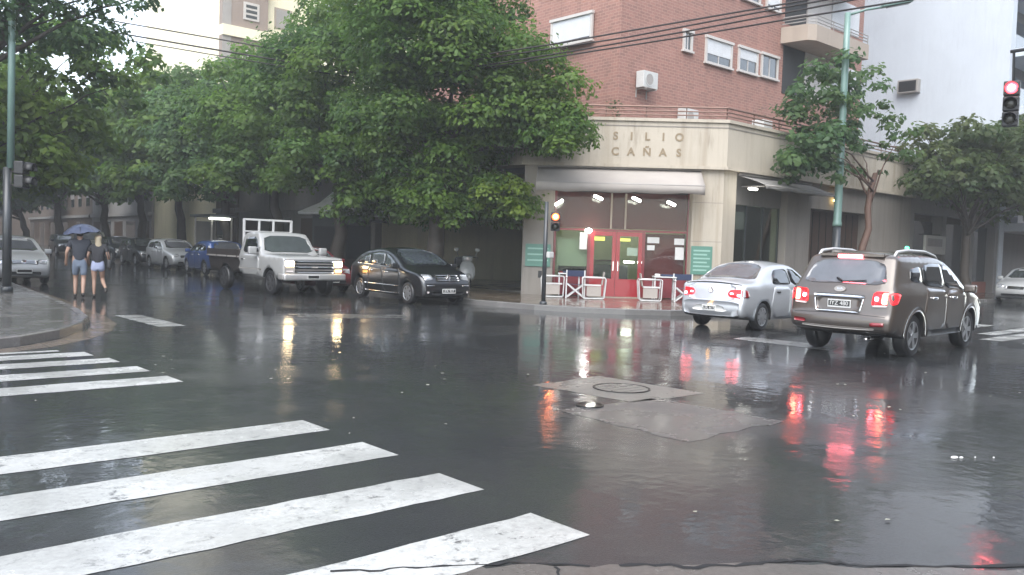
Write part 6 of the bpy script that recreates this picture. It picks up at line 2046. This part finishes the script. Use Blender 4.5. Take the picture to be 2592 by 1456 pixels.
bm = B(); bmesh.ops.create_uvsphere(bm, u_segments=16, v_segments=10, radius=1, matrix=Matrix.Translation((.68, 0, .46)) @ Matrix.Diagonal((.26, .10, .12, 1))); obj('mudguard', bm, M['scooter'], root, True)
bm = B(); tube(bm, [(.66, .07, .26), (.50, .05, .70), (.40, 0, 1.0)], .026, 8); tube(bm, [(.66, -.07, .26), (.50, -.05, .70)], .026, 8); obj('fork', bm, M['steelrim'], root, True)
bm = B(); rbox(bm, .26, .52, -.17, .17, .98, 1.16, .06); obj('headlamp_cowl', bm, M['scooter'], root, True)
bm = B(); lathe(bm, [(.075, 0), (.06, .02), (.02, .03)], 16, Matrix.Translation((.52, 0, 1.07)) @ Matrix.Rotation(R(90), 4, 'Y')); obj('headlamp', bm, M['lens_white'], root, True)
bm = B(); tube(bm, [(.30, -.38, 1.10), (.36, -.18, 1.12), (.36, .18, 1.12), (.30, .38, 1.10)], .018, 8); obj('handlebar', bm, M['black'], root, True)
for s2 in (-1, 1):
    bm = B(); tube(bm, [(.33, s2 * .28, 1.12), (.34, s2 * .36, 1.33)], .009, 6); rbox(bm, .31, .34, s2 * .36 - .07, s2 * .36 + .07, 1.32, 1.42, .014); obj('mirror', bm, M['scooter'], root)
bm = B(); rbox(bm, -.02, .42, -.17, .17, .28, .34, .03); obj('footboard', bm, M['black'], root)
bm = B(); rbox(bm, -.78, .02, -.17, .17, .36, .72, .10); obj('rear_body', bm, M['scooter'], root, True)
bm = B(); rbox(bm, -.74, .06, -.16, .16, .725, .84, .05); obj('seat', bm, M['black'], root, True)
bm = B(); rbox(bm, -1.05, -.72, -.19, .19, .78, 1.08, .05); obj('top_box', bm, M['black'], root, True)

# ================================================================== PEOPLE
def skinned(name, joints, bones, mat, parent, sub=2, root_j=None):
    """one continuous surface grown round connected bones; joints: name -> (x, y, z, r)"""
    used = []
    for a, b in bones:
        for q in (a, b):
            if q not in used: used.append(q)
    bm = B(); lay = bm.verts.layers.skin.verify()
    vv = {}
    for q in used:
        x, y, z, r = joints[q]
        v = bm.verts.new((x, y, z)); v[lay].radius = (r, r) if not isinstance(r, tuple) else r
        vv[q] = v
    vv[root_j or used[0]][lay].use_root = True
    for a, b in bones: bm.edges.new((vv[a], vv[b]))
    me = bpy.data.meshes.new(name); bm.to_mesh(me); bm.free()
    o = bpy.data.objects.new(name, me); COL.objects.link(o)
    o.modifiers.new('skin', 'SKIN').use_smooth_shade = True
    s = o.modifiers.new('sub', 'SUBSURF'); s.levels = sub; s.render_levels = sub
    dg = bpy.context.evaluated_depsgraph_get(); dg.update()
    nm = bpy.data.meshes.new_from_object(o.evaluated_get(dg))
    bpy.data.objects.remove(o); bpy.data.meshes.remove(me)
    nm.materials.clear(); nm.materials.append(mat); nm.name = name
    nm.polygons.foreach_set('use_smooth', [True] * len(nm.polygons))
    o = bpy.data.objects.new(name, nm); COL.objects.link(o); o.parent = parent
    return o
def person(label, loc, rz, J, sk, hair, shirt_m, shorts_m, female=False):
    root = empty('person', loc, rz); tag(root, label, 'person')
    J = dict(J)
    # hands: palm, four unequal fingers, thumb
    extra = []
    for s in ('l', 'r'):
        w = Vector(J['wr_' + s][:3]); e = Vector(J['el_' + s][:3]); d = (w - e).normalized()
        sd = d.cross(Vector((0, 1, .2))).normalized()
        up = sd.cross(d)
        palm = w + d * .075
        J['pa_' + s] = (*palm, (.034, .018)); extra.append(('wr_' + s, 'pa_' + s))
        for k, (off, ln) in enumerate(((-.028, .062), (-.010, .074), (.010, .070), (.027, .056))):
            b = palm + d * .03 + sd * off; m = b + d * ln * .5 + up * .008; t = m + d * ln * .42 + up * .024
            J['f%d_%s' % (k, s)] = (*b, .0095); J['g%d_%s' % (k, s)] = (*m, .0088); J['h%d_%s' % (k, s)] = (*t, .0078)
            extra += [('pa_' + s, 'f%d_%s' % (k, s)), ('f%d_%s' % (k, s), 'g%d_%s' % (k, s)), ('g%d_%s' % (k, s), 'h%d_%s' % (k, s))]
        tb = w + d * .03 + sd * (-.036); tt = tb + d * .045 + sd * (-.018) + up * .012
        J['t0_' + s] = (*tb, .0105); J['t1_' + s] = (*tt, .009)
        extra += [('wr_' + s, 't0_' + s), ('t0_' + s, 't1_' + s)]
    hx, hy, hz = J['head'][:3]
    J['nose'] = (hx, hy + .105, hz - .02, .014); J['chin'] = (hx, hy + .07, hz - .085, .04)
    J['ear_l'] = (hx - .085, hy, hz - .015, (.012, .026)); J['ear_r'] = (hx + .085, hy, hz - .015, (.012, .026))
    spine = [('pelvis', 'waist'), ('waist', 'chest'), ('chest', 'neck'), ('neck', 'head'), ('head', 'crown'), ('head', 'nose'), ('head', 'chin'), ('head', 'ear_l'), ('head', 'ear_r')]
    limbs = []
    for s in 'lr':
        limbs += [('chest', 'sh_' + s), ('sh_' + s, 'el_' + s), ('el_' + s, 'wr_' + s), ('pelvis', 'hip_' + s), ('hip_' + s, 'kn_' + s), ('kn_' + s, 'ca_' + s), ('ca_' + s, 'an_' + s), ('an_' + s, 'toe_' + s)]
    skinned('body', J, spine + limbs + extra, M[sk], root, 2, 'pelvis')
    def fat(keys, add):
        out = {}
        for k in keys:
            x, y, z, r = J[k]; out[k] = (x, y, z, (r[0] + add, r[1] + add) if isinstance(r, tuple) else r + add)
        return out
    # shirt with short sleeves
    S = fat(('waist', 'chest', 'sh_l', 'sh_r', 'pelvis'), .034)
    p = J['pelvis']; S['hem'] = (p[0], p[1], p[2] - .10, (p[3][0] + .022, p[3][1] + .022) if isinstance(p[3], tuple) else p[3] + .02)
    n = Vector(J['neck'][:3]); c = Vector(J['chest'][:3]); S['collar'] = (*(c.lerp(n, .62)), .075)
    for s in 'lr':
        a = Vector(J['sh_' + s][:3]); e = Vector(J['el_' + s][:3]); S['sl_' + s] = (*a.lerp(e, .62), .062)
    skinned('shirt', S, [('chest', 'waist'), ('waist', 'hem'), ('chest', 'collar'), ('chest', 'sh_l'), ('sh_l', 'sl_l'), ('chest', 'sh_r'), ('sh_r', 'sl_r')], M[shirt_m], root, 2, 'chest')
    Q = {'pelvis': S['pelvis']}
    q = J['pelvis'][3]
    Q['pelvis'] = (*J['pelvis'][:3], (q[0] + .002, q[1] + .002) if isinstance(q, tuple) else q + .014)
    pw = J['pelvis']; Q['band'] = (pw[0], pw[1], pw[2] + .07, (.128, .095) if not female else (.112, .085))
    Q['pelvis'] = (pw[0], pw[1], pw[2] - .015, (.150, .112) if not female else (.136, .108))
    Q['crotch'] = (pw[0], pw[1], pw[2] - .09, .085)
    bones = [('band', 'pelvis'), ('pelvis', 'crotch')]
    ln = .42 if female else .86
    for s in 'lr':
        h = Vector(J['hip_' + s][:3]); k = Vector(J['kn_' + s][:3])
        Q['hip_' + s] = (h.x * 1.02, h.y, h.z - .05, J['hip_' + s][3] + .004); m = h.lerp(k, ln); Q['le_' + s] = (*m, J['hip_' + s][3] * (1 - .30 * ln) + .014)
        bones += [('crotch', 'hip_' + s), ('hip_' + s, 'le_' + s)]
    skinned('shorts', Q, bones, M[shorts_m], root, 2, 'pelvis')
    H = {'a': (hx, hy - .01, hz + .035, .105), 'b': (hx, hy - .045, hz - .02, .092), 'c': (hx, hy - .06, hz - .09, .07)}
    hb = [('a', 'b'), ('b', 'c')]
    if female:
        H['d'] = (hx + .01, hy - .085, hz - .20, (.105, .06)); H['e'] = (hx + .02, hy - .085, hz - .33, (.115, .045)); hb += [('c', 'd'), ('d', 'e')]
    skinned('hair', H, hb, M[hair], root, 2, 'a')
    for s in 'lr':
        a = Vector(J['an_' + s][:3]); t = Vector(J['toe_' + s][:3]); hl = a - (t - a).normalized() * .05
        d = Vector((0, 0, -.028))
        skinned('shoe', {'h': (*(hl + d), .042), 'm': (*(a.lerp(t, .5) + d * .4), .045), 't': (*t, .034)}, [('h', 'm'), ('m', 't')], M['shoe'], root, 2, 'h')
    return root
PJ1 = {'pelvis': (0, 0, .97, (.155, .115)), 'waist': (0, .01, 1.12, (.145, .105)), 'chest': (0, .03, 1.34, (.165, .115)), 'neck': (0, .05, 1.53, .056), 'head': (0, .07, 1.66, (.082, .098)), 'crown': (0, .06, 1.75, (.062, .07)),
    'sh_l': (-.20, .03, 1.43, .068), 'sh_r': (.20, .03, 1.43, .068), 'el_l': (-.29, -.06, 1.17, .045), 'wr_l': (-.31, .06, .95, .032), 'el_r': (.27, .14, 1.20, .045), 'wr_r': (.16, .26, 1.34, .032),
    'hip_l': (-.095, .0, .90, .098), 'hip_r': (.095, 0, .90, .098), 'kn_l': (-.10, .13, .52, .062), 'ca_l': (-.10, .10, .36, .058), 'an_l': (-.10, .05, .10, .038), 'toe_l': (-.11, .20, .045, .030),
    'kn_r': (.095, .02, .50, .062), 'ca_r': (.095, -.09, .34, .058), 'an_r': (.095, -.19, .13, .038), 'toe_r': (.095, -.10, .05, .030)}
PH = R(-20)
person('person in a charcoal shirt and denim shorts under the blue umbrella', (6.30, 23.55, -0.02), PH, PJ1, 'skin', 'hairdark', 'shirt', 'denim')
sc = .93
PJ2 = {k: (v[0] * sc, v[1] * sc, v[2] * sc, v[3]) for k, v in PJ1.items()}
PJ2.update({'pelvis': (0, 0, .90, (.140, .11)), 'waist': (0, .01, 1.04, (.118, .09)), 'chest': (0, .02, 1.24, (.14, .10)), 'sh_l': (-.165, .02, 1.32, .056), 'sh_r': (.165, .02, 1.32, .056),
    'el_l': (-.24, -.03, 1.09, .038), 'wr_l': (-.22, .12, .92, .028), 'el_r': (.25, -.05, 1.09, .038), 'wr_r': (.27, .06, .88, .028),
    'kn_l': (-.085, .04, .47, .054), 'ca_l': (-.085, .02, .33, .052), 'an_l': (-.085, .0, .09, .034), 'toe_l': (-.09, .14, .04, .027),
    'kn_r': (.10, .12, .50, .054), 'ca_r': (.13, .0, .40, .052), 'an_r': (.20, -.20, .27, .034), 'toe_r': (.21, -.22, .15, .027)})
person('fair-haired person in pale blue shorts beside the charcoal shirt', (6.70, 23.42, -0.02), PH, PJ2, 'skin', 'hairblond', 'paleshirt', 'paleshorts', True)
bm = B(); rbox(bm, -.055, .055, -.12, .12, -.13, .11, .045); tube(bm, [(0, -.10, .09), (-.06, -.10, .34), (-.16, -.03, .46), (-.06, .08, .34), (0, .10, .09)], .012, 6); o = obj('shoulder_bag', bm, M['bag'], None, True); o.location = (6.95, 23.31, .88); o.rotation_euler.z = PH
tag(o, 'dark bag hanging at the fair-haired person\'s hip', 'bag')
# umbrella held over them, tilted to the left
root = empty('umbrella', (6.43, 23.72, 1.42), PH); tag(root, 'blue umbrella held over two people walking away', 'umbrella')
um = Matrix.Translation((-.06, 0, .46)) @ Matrix.Rotation(R(-7), 4, 'Y')
bm = B(); K = 8; rings = []
apex = bm.verts.new(um @ Vector((0, 0, 0)))
for j in range(1, 7):
    f = j / 6; rg = []
    for k in range(K * 4):
        a = 2 * math.pi * k / (K * 4); sc_ = 1 - .07 * f * (1 - abs(math.cos(a * K / 2))) 
        rg.append(bm.verts.new(um @ Vector((.48 * f * sc_ * math.cos(a), .48 * f * sc_ * math.sin(a), -.25 * f ** 1.9 + .03 * f * (1 - abs(math.cos(a * K / 2)))))))
    rings.append(rg)
n = K * 4
for k in range(n): bm.faces.new((apex, rings[0][k], rings[0][(k + 1) % n]))
for a_, b_ in zip(rings, rings[1:]):
    for k in range(n): bm.faces.new((a_[k], b_[k], b_[(k + 1) % n], a_[(k + 1) % n]))
c = obj('canopy', bm, M['umbrella'], root, True)
bm = B(); tube(bm, [um @ Vector((0, 0, .07)), um @ Vector((0, 0, 0)), (0, .02, 0), (0, .02, -.10)], .009, 6); obj('shaft', bm, M['black'], root, True)
for k in range(K):
    a = 2 * math.pi * k / K
    bm = B(); tube(bm, [um @ Vector((.02 * math.cos(a), .02 * math.sin(a), -.02)), um @ Vector((.32 * math.cos(a), .32 * math.sin(a), -.085)), um @ Vector((.48 * math.cos(a), .48 * math.sin(a), -.258))], .005, 4); obj('rib', bm, M['black'], root)
